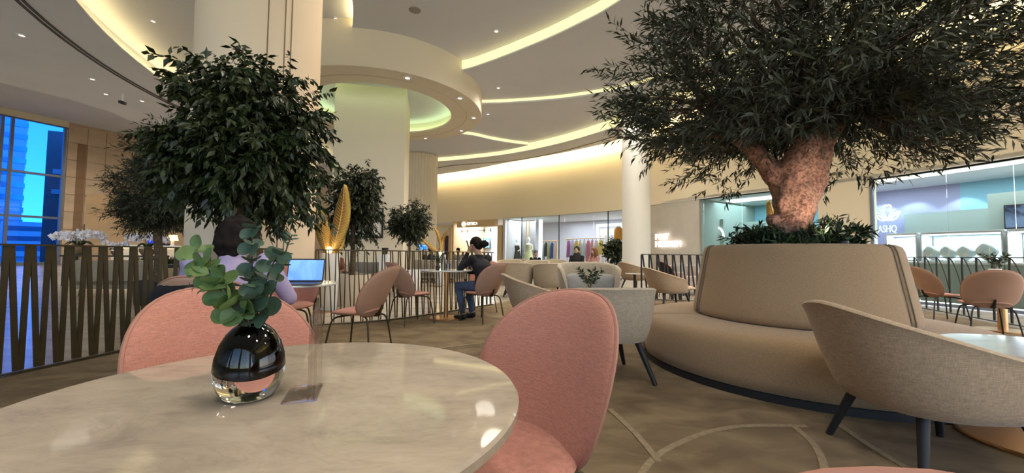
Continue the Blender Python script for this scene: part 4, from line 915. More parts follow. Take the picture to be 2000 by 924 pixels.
ficus('large leafy ficus tree in front of the huge column', (-2.62, 3.78, 0), [(0.02,0,0.4),(0.06,0,0.9),(0.0,0,1.3),(-0.03,0,1.7)], 0.05, (0.10, 0, 2.00), (0.64, 0.62), 0.80, 0.74, 1500, 14, 0.088, M['ficus'], ('p', 0.5, 0.18, 0.24, potd), 300, 0.9)
ficus('ficus tree in a cream tub behind the railing, beneath it the seated dark haired guest', (-3.22, 7.95, -0.015), [(0,0,0.5),(0.02,0,1.0),(0,0,1.5),(0,0,1.9)], 0.055, (0.1, 0, 2.05), (0.46, 0.45), 0.76, 0.70, 800, 13, 0.085, M['ficus2'], ('p', 0.60, 0.30, 0.37, potw), 0, 0.9)
ficus('small round ficus tree left of the optician shop', (-2.68, 10.3, -0.015), [(0,0,0.5),(0.01,0,1.0),(0,0,1.4)], 0.035, (0.0, 0, 1.78), (0.46, 0.42), 0.52, 0.46, 650, 12, 0.085, M['ficus2'], ('p', 0.62, 0.26, 0.34, M['white']), 0, 0.7)
ficus('small dark ficus in a black pot beside the slim round white column', (4.12, 15.9, -0.015), [(0,0,0.3),(0.02,0,0.9),(0,0,1.2)], 0.03, (0.0, 0, 1.35), (0.36, 0.34), 0.36, 0.5, 380, 11, 0.12, M['ficus2'], ('p', 0.4, 0.16, 0.2, potd), 0, 0.9)
# olive trees
def olive(label, loc, trunk_parts, c, rad, up, down, ntw, nleaf, ls, single, ntips=60, br=0.05, m='olive', bark='bark', tl=0.28, top=None, z_min=None, shell=0.35, cr=0.30, clumps=46):
    t = thing('olive_tree', label, 'tree', loc)
    ob('trunk', trunk_parts, M[bark], t) if not isinstance(trunk_parts, list) else None
    P, rel = canopy_points(ntw, c, rad, up, down, shell, clumps, cr)
    if z_min is not None:
        P[:,2] = np.maximum(P[:,2], z_min + rng.uniform(-0.08, 0.25, len(P)))
        hr = np.hypot(P[:,0] - 0.0, P[:,1]); near = hr < 0.85; P[near,2] = np.maximum(P[near,2], 2.28 + rng.uniform(0, 0.3, near.sum()))
    tips = P[rng.choice(len(P), ntips, replace=False)]
    tops = top; gs = []
    for p in tips:
        a = min(tops, key=lambda q: (Vector(q)-Vector(p)).length); gs.append(branches_geo(a, [p], br*random.uniform(0.35, 0.8), 0.006, 0.12))
    ob('branches', join(*gs), M[bark if bark != 'bark' else 'twig'], t)
    d = unit(rel*np.array([1,1,0.6]) + rng.normal(0, 0.35, rel.shape)); d[:,2] += 0.10; d = unit(d)
    L_ = np.full(ntw, tl)*rng.uniform(0.6, 1.3, ntw)
    # twig stems
    Pe = P + d*L_[:,None]; s = unit(np.cross(d, [0,0,1.0]))*0.0022; u = np.cross(s, d)
    V = np.stack([P+s, P-s*0.5+u, P-s*0.5-u, Pe], axis=1).reshape(-1, 3); F = (np.array([[0,1,3],[1,2,3],[2,0,3]])[None] + (np.arange(ntw)*4)[:,None,None]).reshape(-1, 3)
    o = ob('twigs', big_mesh('twigs', V, F, M['twig']), None, t); o['kind'] = 'stuff'
    Pl, Rl = twig_leaves(P, d, nleaf, L_, 0.55, 0.12)
    leaves_to(t, Pl, Rl, leaf_T(ls*0.19, ls, 0.12, 0.10), rng.uniform(0.6, 1.15, len(Pl)), M[m], single)
    return t
def remeshed(geo, vox, sm=3):
    me = mesh('tmp', geo); o = bpy.data.objects.new('tmp', me); COL.objects.link(o)
    r = o.modifiers.new('r', 'REMESH'); r.mode = 'VOXEL'; r.voxel_size = vox; r.use_smooth_shade = True
    s = o.modifiers.new('s', 'SMOOTH'); s.iterations = sm; s.factor = 0.5
    dg = bpy.context.evaluated_depsgraph_get(); out = bpy.data.meshes.new_from_object(o.evaluated_get(dg)); bpy.data.objects.remove(o)
    out.polygons.foreach_set('use_smooth', [True]*len(out.polygons)); return out
def ball(x, y, z, rx, ry, rz_, n=16):
    return lathe([(max(0.0001, math.sin(math.pi*k/n)), -math.cos(math.pi*k/n)) for k in range(n+1)], 20)[0] and xf(lathe([(max(1e-4, math.sin(math.pi*k/n)), -math.cos(math.pi*k/n)) for k in range(n+1)], 20), Matrix.Translation((x, y, z)) @ Matrix.Diagonal((rx, ry, rz_, 1)))
ex, ey = SY/math.hypot(SX, SY), -SX/math.hypot(SX, SY)      # sideways direction as seen from the tables
def sd(s, f, z): return (s*ex + f*SX/4.73, s*ey + f*SY/4.73, z)
tg = join(tube(smooth_path([sd(-0.03,0,1.0),sd(-0.01,0,1.2),sd(0.02,0,1.45),sd(0.02,0,1.72)], 4), [0.18,0.17,0.165,0.16,0.155,0.153,0.153,0.16,0.17,0.178,0.18,0.18,0.17], 20),
          tube(smooth_path([sd(-0.02,0,1.6),sd(-0.13,-0.02,1.85),sd(-0.30,0,2.10),sd(-0.52,0.05,2.35)], 4), [0.14,0.13,0.12,0.115,0.11,0.10,0.10,0.09,0.085,0.08,0.07,0.065,0.06], 14),
          tube(smooth_path([sd(0.0,0,1.6),sd(0.04,-0.05,1.9),sd(0.14,0,2.2),sd(0.10,0.1,2.6)], 4), [0.15,0.15,0.145,0.14,0.135,0.13,0.125,0.12,0.11,0.10,0.09,0.08,0.07], 14),
          tube(smooth_path([sd(0.10,0.02,1.55),sd(0.20,0.06,1.82),sd(0.26,0.05,2.1),sd(0.42,0.1,2.4)], 4), [0.11,0.11,0.11,0.11,0.105,0.10,0.10,0.10,0.09,0.085,0.08,0.07,0.06], 14),
          *[ball(*sd(random.uniform(-0.17,0.17), -0.14 + random.uniform(-0.02,0.05), random.uniform(1.15,1.9)), 0.05, 0.05, 0.07, 8) for _ in range(10)])
tme = remeshed(tg, 0.022, 4); tme.materials.append(M['bark']); 
rs_ = random.Random(3)
for v in tme.vertices:
    n_ = noise.noise(v.co*9)*0.018 + noise.noise(v.co*28)*0.008; v.co += v.normal*n_
big_olive = olive('big olive tree with a thick rough trunk growing out of the round sofa', (SX, SY, 0.0), tme, (0.10, 0.02, 2.55), (1.72, 1.5), 1.62, 0.86, 3400, 15, 0.112, 300, 90, 0.05, top=[sd(-0.52,0.05,2.35), sd(0.10,0.1,2.6), sd(0.42,0.1,2.4)], z_min=1.72, tl=0.32, clumps=70, cr=0.25)
t2g = mesh('trunk', tube(smooth_path([(0,0,0.4),(0.03,0,0.9),(-0.02,0,1.3),(0,0,1.6)], 5), 0.07, 12), M['bark2'])
lo = olive('olive tree at the left behind the railing, in front of the white orchids', (-6.95, 7.75, -0.015), t2g, (0.0, 0, 1.95), (0.68, 0.7), 0.95, 0.52, 1800, 14, 0.10, 0, 30, 0.05, 'olive', 'bark2', top=[(0,0,1.6)], tl=0.25)
pot(lo, 'p', 0.45, 0.30, 0.34, potd)
t3g = mesh('trunk', tube(smooth_path([(0,0,0.4),(0.02,0,1.0),(-0.02,0,1.6),(0,0,2.0)], 5), 0.085, 12), M['bark2'])
lo2 = olive('second olive tree with a thick brown trunk between the leafy ficus and the left olive', (-5.05, 6.25, -0.015), t3g, (-0.25, 0, 2.4), (0.55, 0.55), 0.55, 0.6, 1000, 14, 0.10, 0, 24, 0.05, 'olive', 'bark2', top=[(0,0,2.0)], tl=0.25)
pot(lo2, 'p', 0.5, 0.28, 0.34, potd)
# shrubs around the olive trunk
def shrub(label, x, y, z, r, h, n, ls, grp, m='shrub', ratio=0.28):
    t = thing('shrub', label, 'shrub', (x, y, z), 0, grp); N_ = n
    a = rng.uniform(0, 2*math.pi, N_); q = np.sqrt(rng.uniform(0, 1, N_)); org = np.stack([np.cos(a)*q*r, np.sin(a)*q*r, rng.uniform(0, h, N_)*(1 - 0.4*q)], axis=1)
    d = unit(np.stack([np.cos(a)*q, np.sin(a)*q, np.full(N_, 0.55)], axis=1) + rng.normal(0, 0.4, (N_,3)))
    Pl, Rl = twig_leaves(org, d, 9, rng.uniform(0.06, 0.14, N_), 0.8, 0.1); leaves_to(t, Pl, Rl, leaf_T(ls*ratio, ls), rng.uniform(0.6, 1.2, len(Pl)), M[m])
    ob('stems', join(*[tube([(org[i][0]*0.4, org[i][1]*0.4, -0.02), tuple(org[i]), tuple(org[i] + d[i]*0.1)], 0.004, 4) for i in range(0, N_, 3)]), M['twig'], t)
    return t
slab = ['leftmost green shrub at the foot of the olive trunk', 'dark green shrub left of the olive trunk', 'green shrub right of the olive trunk', 'tall right green shrub beside the olive trunk', 'low green shrub directly before the olive trunk', 'green shrub behind the olive trunk']
for k, (s, f, r, h) in enumerate(((-0.33, -0.08, 0.17, 0.24), (-0.20, -0.2, 0.16, 0.20), (0.20, -0.2, 0.15, 0.2), (0.33, -0.08, 0.16, 0.33), (0.02, -0.42, 0.2, 0.07), (0.1, 0.4, 0.22, 0.25))):
    p = sd(s, f, 0); shrub(slab[k], SX + p[0], SY + p[1], 1.06, r, h, 95, 0.085, 'shrubs under the olive tree')
# uplight on the trunk
ul = sd(0.34, -0.52, 0); ut = thing('uplight', 'small planter uplight at the foot of the olive trunk', 'light', (SX + ul[0], SY + ul[1], 1.09))
ob('housing', lathe([(0.001,0),(0.035,0),(0.04,0.07),(0.03,0.07),(0.028,0.05),(0.001,0.05)], 20), M['black'], ut); ob('lens', lathe([(0.001,0.052),(0.027,0.052)], 16), M['down'], ut)
ld = bpy.data.lights.new('uplight_lamp', 'SPOT'); ld.energy = 26; ld.color = (1.0, 0.80, 0.66); ld.spot_size = R(62); ld.spot_blend = 0.7; ld.shadow_soft_size = 0.03
o = bpy.data.objects.new('uplight_lamp', ld); COL.objects.link(o); o.location = (SX + ul[0], SY + ul[1], 1.18)
tgt = sd(0.03, -0.1, 1.62); o.rotation_euler = Vector((tgt[0]-ul[0], tgt[1]-ul[1], tgt[2]-1.18)).to_track_quat('-Z', 'Y').to_euler()
# ------------------------------------------------------------------ things on the foreground table
TZ = 0.74
vx, vy = -0.505, 0.775
vase = thing('vase', 'black glass egg vase with a thick clear base on the marble table', 'vase', (vx, vy, TZ))
gl = bpy.data.materials.new('clear_glass'); gl.use_nodes = True; gb = gl.node_tree.nodes['Principled BSDF']
gb.inputs['Transmission Weight'].default_value = 1.0; gb.inputs['Roughness'].default_value = 0.0; gb.inputs['IOR'].default_value = 1.47; gb.inputs['Base Color'].default_value = (0.97, 0.97, 0.97, 1)
outer = [(0.001,0.0),(0.036,0.0),(0.044,0.004),(0.052,0.018),(0.059,0.038),(0.0605,0.058),(0.058,0.080),(0.051,0.104),(0.041,0.122),(0.031,0.133),(0.024,0.138),(0.019,0.137),(0.017,0.13),(0.017,0.126)]
inner = [(0.001,0.038),(0.018,0.0395),(0.034,0.045),(0.047,0.055),(0.0545,0.064),(0.0562,0.070),(0.0555,0.081),(0.0488,0.103),(0.039,0.120),(0.029,0.131),(0.0225,0.1355),(0.0185,0.1345),(0.018,0.127),(0.016,0.1),(0.001,0.095)]
ob('glass_body', lathe(outer, 64), gl, vase); bk = mat('black_glass', (0.003, 0.004, 0.003), 0.3, spec=0.0); ob('black_lining', lathe(inner, 64), bk, vase)
# eucalyptus bunch
eu_l = mat('eucalyptus_light', (0.115, 0.185, 0.06), 0.5, var=(40, 0.25)); eu_d = mat('eucalyptus_dark', (0.05, 0.09, 0.055), 0.55, var=(40, 0.25)); eu_s = mat('eucalyptus_stem', (0.05, 0.035, 0.022), 0.7)
bunch = thing('eucalyptus_bunch', 'bunch of round leaved eucalyptus stems standing in the black vase', 'plant', (vx, vy, TZ))
def round_leaf(m, nm):
    V = []; F = []; n = 14
    for r in (0.45, 1.0):
        for k in range(n):
            a = 2*math.pi*k/n; V.append((0.5*r*math.sin(a), 0.5 - 0.5*r*math.cos(a), 0.16*r*r - 0.02 + 0.03*math.sin(3*a)*r))
    c = len(V); V.append((0, 0.5, -0.02))
    for k in range(n):
        l = (k+1) % n; F += [(k, n+k, n+l, l), (c, k, l)]
    g = (V, F); me = mesh(nm, g, m); return me
rl = {'l': round_leaf(eu_l, 'leaf'), 'd': round_leaf(eu_d, 'leaf')}
sl_me = mesh('leaf', ([(0,0,0),(0.11,0.4,0.02),(0.07,0.8,0.03),(0,1,0),(-0.07,0.8,0.03),(-0.11,0.4,0.02),(0,0.5,-0.01)], [(0,1,6),(1,2,6),(2,3,6),(3,4,6),(4,5,6),(5,0,6)]), eu_d)
er = random.Random(5)
def eu_stem(pts, kind, n, size, start=0.2, slim=False):
    P = smooth_path(pts, 8); ob('stem', tube(P, [0.0022*(1 - 0.6*k/len(P)) for k in range(len(P))], 6), eu_s, bunch)
    for i in range(n):
        f = start + (1-start)*(i/(n-1)); k = min(len(P)-2, int(f*(len(P)-1))); p = Vector(P[k]); tn = (Vector(P[k+1]) - p).normalized()
        sd_ = tn.cross(Vector((0,1,0.2))).normalized(); an = (i % 2)*math.pi/2 + er.uniform(-0.5, 0.5)
        s = size*(1.14 - 0.45*f)*er.uniform(0.85, 1.1)
        for q in (0, math.pi):
            d = (Matrix.Rotation(an + q, 3, tn) @ sd_); y = (d + tn*er.uniform(0.15, 0.5) + Vector((0, -0.25, 0))).normalized(); z = (tn*0.5 + Vector((0.1, -1.3, 0.25)) + Vector((er.uniform(-.3,.3), er.uniform(-.3,.3), er.uniform(-.3,.3)))); x = y.cross(z).normalized(); z = x.cross(y)
            o = ob('leaf', sl_me if slim else rl[kind], None, bunch); o.matrix_basis = Matrix.Translation(p) @ Matrix((x, y, z)).transposed().to_4x4() @ Matrix.Scale(s, 4)
eu_stem([(0.0,-0.004,0.09),(0.0,-0.02,0.145),(-0.03,-0.035,0.195),(-0.065,-0.03,0.245),(-0.105,-0.02,0.285)], 'l', 9, 0.042, 0.36)
eu_stem([(0.002,-0.006,0.09),(0.008,-0.022,0.15),(-0.012,-0.04,0.19),(-0.035,-0.045,0.225),(-0.075,-0.04,0.255)], 'l', 7, 0.044, 0.34)
eu_stem([(0.002,0.004,0.09),(0.004,0.004,0.15),(-0.002,0.0,0.22),(-0.004,-0.002,0.28),(-0.006,0.0,0.325)], 'd', 8, 0.034, 0.42)
eu_stem([(0.005,0.004,0.09),(0.014,0.002,0.15),(0.022,-0.004,0.20),(0.036,-0.004,0.25),(0.05,0.0,0.275)], 'd', 8, 0.037, 0.36)
eu_stem([(0.006,0.0,0.09),(0.018,-0.008,0.145),(0.018,-0.02,0.18),(0.02,-0.028,0.215)], 'd', 6, 0.040, 0.4)
eu_stem([(0.006,0.002,0.09),(0.02,0.006,0.16),(0.042,0.01,0.23),(0.058,0.01,0.29),(0.067,0.01,0.315)], 'd', 9, 0.024, 0.62, True)
eu_stem([(-0.004,0.0,0.09),(-0.016,-0.01,0.145),(-0.045,-0.02,0.185),(-0.08,-0.02,0.208),(-0.112,-0.02,0.212)], 'd', 10, 0.022, 0.4, True)
# acrylic menu stand
ac = pane_mat('acrylic', (0.93, 0.91, 0.91), 0.45)
st = thing('menu_stand', 'clear acrylic menu stand standing edge on beside the vase', 'menu stand', (-0.385, 0.80, TZ), R(109))
ob('upright_sheet', box(0.0, 0.0, 0.083, 0.10, 0.0035, 0.160, 0.001), ac, st); ob('upright_sheet', box(0.0, 0.010, 0.082, 0.10, 0.003, 0.158, 0.001), ac, st)
ob('foot', box(0.0, 0.025, 0.002, 0.10, 0.06, 0.003, 0.001), ac, st)

# ------------------------------------------------------------------ people
skin1 = mat('skin_tan', (0.42, 0.24, 0.16), 0.6); skin2 = mat('skin_light', (0.52, 0.33, 0.24), 0.6); hairb = mat('hair_dark', (0.010, 0.007, 0.006), 0.75, bump=(90, 0.5, 0.003), spec=0.15); hairr = mat('hair_auburn', (0.16, 0.06, 0.025), 0.6); hairg = mat('hair_grey', (0.10, 0.09, 0.08), 0.7)
def limb(pts, rad, n=12): return tube(smooth_path(pts, 4), list(np.interp(np.linspace(0, 1, (len(pts)-1)*4 + 1), np.linspace(0, 1, len(rad)), rad)), n)
def hand(w, d, up, curl=0.5, s=1.0, thumb=1):
    """wrist point w, direction d the hand points, up = back of the hand; palm, four unequal bent fingers and a thumb"""
    d = Vector(d).normalized(); up = Vector(up); up = (up - d*up.dot(d)).normalized(); sd_ = d.cross(up); w = Vector(w); gs = []
    pc = w + d*0.045*s
    gs.append(xf(ball(0, 0, 0, 0.040*s, 0.052*s, 0.017*s, 10), Matrix.Translation(pc) @ Matrix((sd_, d, up)).transposed().to_4x4()))
    for k, (o_, l) in enumerate(((-0.028, 0.062), (-0.009, 0.072), (0.010, 0.068), (0.028, 0.052))):
        b = w + d*0.085*s + sd_*o_*s; p1 = b + (d - up*curl*0.4).normalized()*l*0.45*s; p2 = p1 + (d - up*curl*1.2).normalized()*l*0.33*s; p3 = p2 + (d*0.6 - up*curl*1.8).normalized()*l*0.25*s
        gs.append(tube([tuple(w + d*0.05*s + sd_*o_*0.8*s), tuple(b), tuple(p1), tuple(p2), tuple(p3)], [0.009*s, 0.009*s, 0.0085*s, 0.008*s, 0.006*s], 8))
    t0 = w + d*0.02*s + sd_*thumb*0.022*s; t1 = t0 + (d*0.5 + sd_*thumb*0.8 - up*0.3).normalized()*0.035*s; t2 = t1 + (d*0.9 + sd_*thumb*0.3 - up*0.4).normalized()*0.032*s
    gs.append(tube([tuple(t0), tuple(t1), tuple(t2)], [0.012*s, 0.010*s, 0.007*s], 8)); return join(*gs)
def person(label, loc, rz, top, skin, hair, legs=None, group=None, lean=0.0, larm=None, rarm=None, vox=0.016, headturn=0.0, hairstyle='short', seat=0.45, long_sleeve=True, shoes=None, nod=0.0, scale=1.0, stand=False, hdrop=0.0, tw=1.0):
    t = thing('person', label, 'person', loc, rz, group); t.scale = (scale,)*3
    z0 = seat + 0.085 if not stand else 0.92
    pel = Vector((0, -0.06, z0)); ch = Vector((0, -0.06 + lean*0.36, z0 + 0.37)); nk = Vector((0, -0.05 + lean*0.48, z0 + 0.50)); hd = Vector((0, -0.02 + lean*0.56, z0 + 0.635 - hdrop))
    shl = [Vector((s*0.175*tw, ch.y + 0.01, ch.z + 0.045)) for s in (-1, 1)]
    la = larm or [(-0.23, ch.y + 0.10, z0 + 0.17), (-0.12, ch.y + 0.33, z0 + 0.20)]; ra = rarm or [(0.23, ch.y + 0.10, z0 + 0.17), (0.12, ch.y + 0.33, z0 + 0.20)]
    def torso(k):
        r = [0.155, 0.15, 0.125, 0.135, 0.15, 0.12, 0.065]; f = [0.0, 0.15, 0.4, 0.65, 0.85, 1.0, 1.12]; V = []; F = []; n = 20
        for i, q in enumerate(f):
            c = pel.lerp(ch, q)
            for j in range(n):
                a = 2*math.pi*j/n; V.append((c.x + r[i]*k*1.22*tw*math.cos(a), c.y + r[i]*k*0.78*math.sin(a), c.z))
        for i in range(len(f)-1):
            for j in range(n): F.append((i*n+j, i*n+(j+1)%n, (i+1)*n+(j+1)%n, (i+1)*n+j))
        F.append(tuple(reversed(range(n)))); F.append(tuple((len(f)-1)*n+j for j in range(n))); return V, F
    def legsgeo(k):
        gs = []
        for s in (-1, 1):
            if stand: gs.append(limb([(s*0.09,-0.06,z0),(s*0.1,-0.05,0.5),(s*0.1,-0.07,0.08)], [0.085*k,0.06*k,0.042*k]))
            else:
                kn = (s*0.11, 0.40, seat + 0.07); an = (s*0.11, 0.34 if not legs else legs[0], 0.09)
                gs.append(limb([(s*0.09, -0.05, seat+0.075), kn], [0.085*k, 0.06*k])); gs.append(ball(*kn, 0.058*k, 0.06*k, 0.06*k, 8)); gs.append(limb([kn, (s*0.11, (kn[1]+an[1])/2 - 0.005, 0.3), an], [0.057*k, 0.052*k, 0.038*k]))
        return gs
    def foot(s, k):
        y = (-0.03 if stand else (0.34 if not legs else legs[0])); x = s*(0.1 if stand else 0.11)
        return [limb([(x, y - 0.02, 0.09), (x, y - 0.035, 0.045)], [0.038*k, 0.035*k]), xf(ball(0, 0, 0, 0.042*k, 0.115*k, 0.034*k, 10), T(x, y + 0.06, 0.036))]
    def arms(k, w):
        gs = []
        for sh, A in ((shl[0], la), (shl[1], ra)):
            e, wr = Vector(A[0]), Vector(A[1]); gs.append(ball(*sh, 0.060*k, 0.055*k, 0.058*k, 8)); gs.append(limb([tuple(sh), tuple(e)], [0.052*k, 0.041*k])); gs.append(ball(*e, 0.042*k, 0.042*k, 0.042*k, 8)); gs.append(limb([tuple(e), tuple(e.lerp(wr, w))], [0.040*k, 0.040*k - (0.040 - 0.027)*k*w]))
        return gs
    H = Matrix.Translation(hd) @ Matrix.Rotation(headturn, 4, 'Z') @ Matrix.Rotation(-nod, 4, 'X')
    head = [xf(ball(0, -0.008, 0.018, 0.074, 0.094, 0.098, 18), H), xf(ball(0, 0.028, -0.045, 0.054, 0.058, 0.062, 14), H), xf(ball(0, 0.086, -0.012, 0.011, 0.016, 0.020, 8), H), xf(ball(0, 0.090, -0.022, 0.014, 0.012, 0.009, 8), H),
            xf(ball(-0.075, -0.005, -0.005, 0.010, 0.018, 0.029, 8), H), xf(ball(0.075, -0.005, -0.005, 0.010, 0.018, 0.029, 8), H), limb([tuple(nk - Vector((0, 0.012, 0.07))), tuple(hd + Vector((0, -0.02, -0.05)))], [0.056, 0.050])]
    body = [torso(0.92)] + legsgeo(0.92) + arms(0.9, 1.0) + head
    for s in (-1, 1): body += foot(s, 0.9)
    for A, s in ((la, -1), (ra, 1)):
        e, wr = Vector(A[0]), Vector(A[1]); d = wr - e; up = Vector(A[2]) if len(A) > 2 else Vector((0, 0, 1)); curl = A[3] if len(A) > 3 else 0.45
        body.append(hand(wr, d, up, curl, 1.0, -s if len(A) < 5 else A[4]))
    me = remeshed(join(*body), vox, 2); me.materials.append(skin); ob('body', me, None, t)
    tp = remeshed(join(torso(1.06), *arms(1.18, 0.94 if long_sleeve else 0.4), limb([tuple(nk - Vector((0, 0.01, 0.10))), tuple(nk - Vector((0, 0.012, 0.02)))], [0.085, 0.066])), max(vox, 0.014), 4); tp.materials.append(top); ob('top', tp, None, t)
    lm = legs[1] if legs else M['black']; tr = remeshed(join(*legsgeo(1.12), xf(ball(0, 0, 0, 0.185, 0.135, 0.11, 12), T(0, -0.045, z0 - 0.02 if not stand else z0))), max(vox, 0.014), 4); tr.materials.append(lm); ob('trousers', tr, None, t)
    if shoes != 'bare':
        sh = join(*[q for s in (-1, 1) for q in foot(s, 1.12)]); sm_ = remeshed(sh, 0.012, 2); sm_.materials.append(M['black']); ob('shoes', sm_, None, t)
    # hair
    if hairstyle == 'short': hg = [xf(ball(0, -0.020, 0.036, 0.086, 0.104, 0.104, 16), H), xf(ball(0, -0.055, -0.01, 0.076, 0.06, 0.085, 12), H)]
    elif hairstyle == 'round': hg = [xf(ball(0, -0.030, 0.040, 0.112, 0.118, 0.118, 16), H), xf(ball(0, -0.065, -0.03, 0.106, 0.08, 0.11, 12), H), xf(ball(0.05, -0.03, 0.08, 0.06, 0.07, 0.06, 10), H), xf(ball(-0.05, -0.03, 0.08, 0.06, 0.07, 0.06, 10), H)]
    elif hairstyle == 'long': hg = [xf(ball(0, -0.022, 0.036, 0.092, 0.104, 0.104, 16), H), xf(limb([(0, -0.06, 0.03), (0, -0.09, -0.12), (0, -0.09, -0.26)], [0.09, 0.095, 0.06]), H), xf(limb([(0.07, 0, 0.05), (0.085, 0, -0.1), (0.07, 0.0, -0.2)], [0.03, 0.035, 0.02]), H), xf(limb([(-0.07, 0, 0.05), (-0.085, 0, -0.1), (-0.07, 0.0, -0.2)], [0.03, 0.035, 0.02]), H)]
    elif hairstyle == 'bun': hg = [xf(ball(0, -0.018, 0.038, 0.090, 0.106, 0.104, 16), H), xf(ball(0, -0.055, -0.01, 0.078, 0.06, 0.08, 12), H), xf(ball(0, -0.15, -0.035, 0.062, 0.062, 0.058, 12), H), xf(ball(0.01, -0.195, -0.05, 0.04, 0.045, 0.04, 10), H), xf(ball(-0.01, -0.18, -0.01, 0.035, 0.04, 0.03, 10), H)]
    elif hairstyle == 'scarf': hg = [xf(ball(0, -0.028, 0.034, 0.094, 0.104, 0.108, 16), H), xf(ball(0, 0.0, -0.10, 0.085, 0.075, 0.06, 12), H), limb([tuple(nk + Vector((0, -0.01, 0.05))), tuple(nk - Vector((0, 0, 0.06))), tuple(ch - Vector((0, 0, 0.05)))], [0.085, 0.15, 0.20])]
    hm = remeshed(join(*hg), 0.010 if vox < 0.012 else 0.014, 2); hm.materials.append(hair)
    for v in hm.vertices: v.co += v.normal*(noise.noise(v.co*34)*0.004 if hairstyle != 'round' else noise.noise(v.co*24)*0.016)
    ob('headscarf' if hairstyle == 'scarf' else 'hair', hm, None, t)
    # face details
    ew = mat('eye_white', (0.7, 0.68, 0.65), 0.3) if 'eye_white' not in bpy.data.materials else bpy.data.materials['eye_white']; ed = M['black']
    for s in (-1, 1):
        ob('eye', xf(ball(s*0.030, 0.080, 0.012, 0.012, 0.008, 0.007, 8), H), ew, t); ob('iris', xf(ball(s*0.030, 0.0865, 0.012, 0.0055, 0.003, 0.0055, 8), H), ed, t)
        ob('eyebrow', xf(tube([(s*0.018, 0.086, 0.030), (s*0.032, 0.084, 0.034), (s*0.046, 0.074, 0.030)], 0.0035, 5), H), hair, t)
    lp = bpy.data.materials.get('lips') or mat('lips', (0.36, 0.13, 0.11), 0.5); ob('mouth', xf(ball(0, 0.083, -0.052, 0.022, 0.008, 0.007, 8), H), lp, t)
    return t
lilac = mat('lilac_shirt', (0.34, 0.28, 0.43), 0.85, var=(8, 0.06)); jeans = mat('blue_jeans', (0.055, 0.085, 0.14), 0.9, var=(14, 0.2)); blk = mat('black_knit', (0.010, 0.010, 0.012), 0.9); wht = mat('white_shirt', (0.6, 0.6, 0.6), 0.85); navy = mat('navy_suit', (0.02, 0.025, 0.05), 0.85)
person('person with short dark hair in a lilac shirt seen from behind at the laptop', (-1.74, 2.40, 0), face_to(-1.74, 2.40, -1.90, 3.5), lilac, skin2, hairb, (0.30, blk), vox=0.010, hairstyle='round', lean=0.30, headturn=R(-8), nod=R(14), larm=[(-0.31,0.16,0.72),(-0.15,0.42,0.77)], rarm=[(0.31,0.16,0.72),(0.16,0.42,0.77)], scale=1.0, hdrop=0.085, tw=1.2)
wx, wy = -0.44, 6.08
person('woman in black with dark bound hair holding a phone at her cheek', (wx, wy, 0.0), face_to(-0.42, 6.05, -1.25, 6.62), blk, skin1, hairb, (0.30, jeans), vox=0.010, hairstyle='bun', lean=0.30, nod=R(22), hdrop=0.02, tw=1.05, larm=[(-0.22,0.27,0.80),(-0.115,0.20,1.06),(0,1,0.2),1.0], rarm=[(0.22,0.18,0.72),(-0.02,0.33,0.74)])
ph = tag(ob('phone', box(0, 0, 0, 0.074, 0.009, 0.15, 0.003), M['black']), 'dark phone in the hand of the woman in black', 'phone')
mw = Matrix.Translation((wx, wy, 0)) @ Matrix.Rotation(face_to(-0.42, 6.05, -1.25, 6.62), 4, 'Z') @ T(-0.10, 0.225, 1.155, 0.5, -0.3); ph.matrix_world = mw
PG = 'guests in the background'
person('dark long haired guest seated behind the railing near the cream tub', (-3.95, 8.75, -0.015), R(-140), mat('rust_top', (0.22, 0.09, 0.05), 0.9), skin2, hairb, None, PG, hairstyle='long', seat=0.36)
person('man in a black jacket seen from behind on the far grey sofa', (-2.98, 14.45, -0.015), R(8), blk, skin1, hairb, None, PG)
person('man facing us at the far grey sofa', (-2.85, 15.75, -0.015), R(165), navy, skin1, hairb, None, PG)
person('dark haired guest in front of the optician shelves', (-2.42, 17.6, -0.015), R(150), M['greycush'], skin1, hairb, None, PG)
person('guest in a white shirt in front of the optician screen', (-1.75, 17.4, -0.015), R(190), wht, skin1, hairb, None, PG)
person('woman in a black headscarf seated before the bright clothes rail', (2.06, 12.55, 0), R(155), blk, skin2, blk, None, PG, hairstyle='scarf')
person('auburn haired guest seated right of the woman in the headscarf', (2.66, 12.9, -0.015), R(120), mat('rose_top', (0.42, 0.22, 0.18), 0.9), skin2, hairr, None, PG, hairstyle='long')
person('small guest with brown hair seated before the dark clothes rail', (0.88, 14.4, -0.015), R(200), blk, skin2, hairg, None, PG, hairstyle='short', scale=0.93)
person('clerk in a dark suit standing behind the reception counter', (-15.9, 18.0, -0.015), R(230), navy, skin1, hairb, None, None, stand=True, scale=0.98)
jk = []
def jf(a, b):
    u, v = sup(a, b, 3.2); z = 0.62 + 0.245*v; x = 0.295*u; return (x, -0.135 - 0.46*(z - 0.40) + 1.40*x*x + 0.012*math.sin(9*x + 3*z), z)
jo = ob('jacket', pad(jf, 0.035, 0.038, 44, 8, 8), blk); jo.location = (-1.70, 2.38, 0); jo.rotation_euler = (0, 0, face_to(-1.70, 2.38, -1.90, 3.5)); tag(jo, 'black jacket hung over the chair back below the lilac shirt', 'jacket')
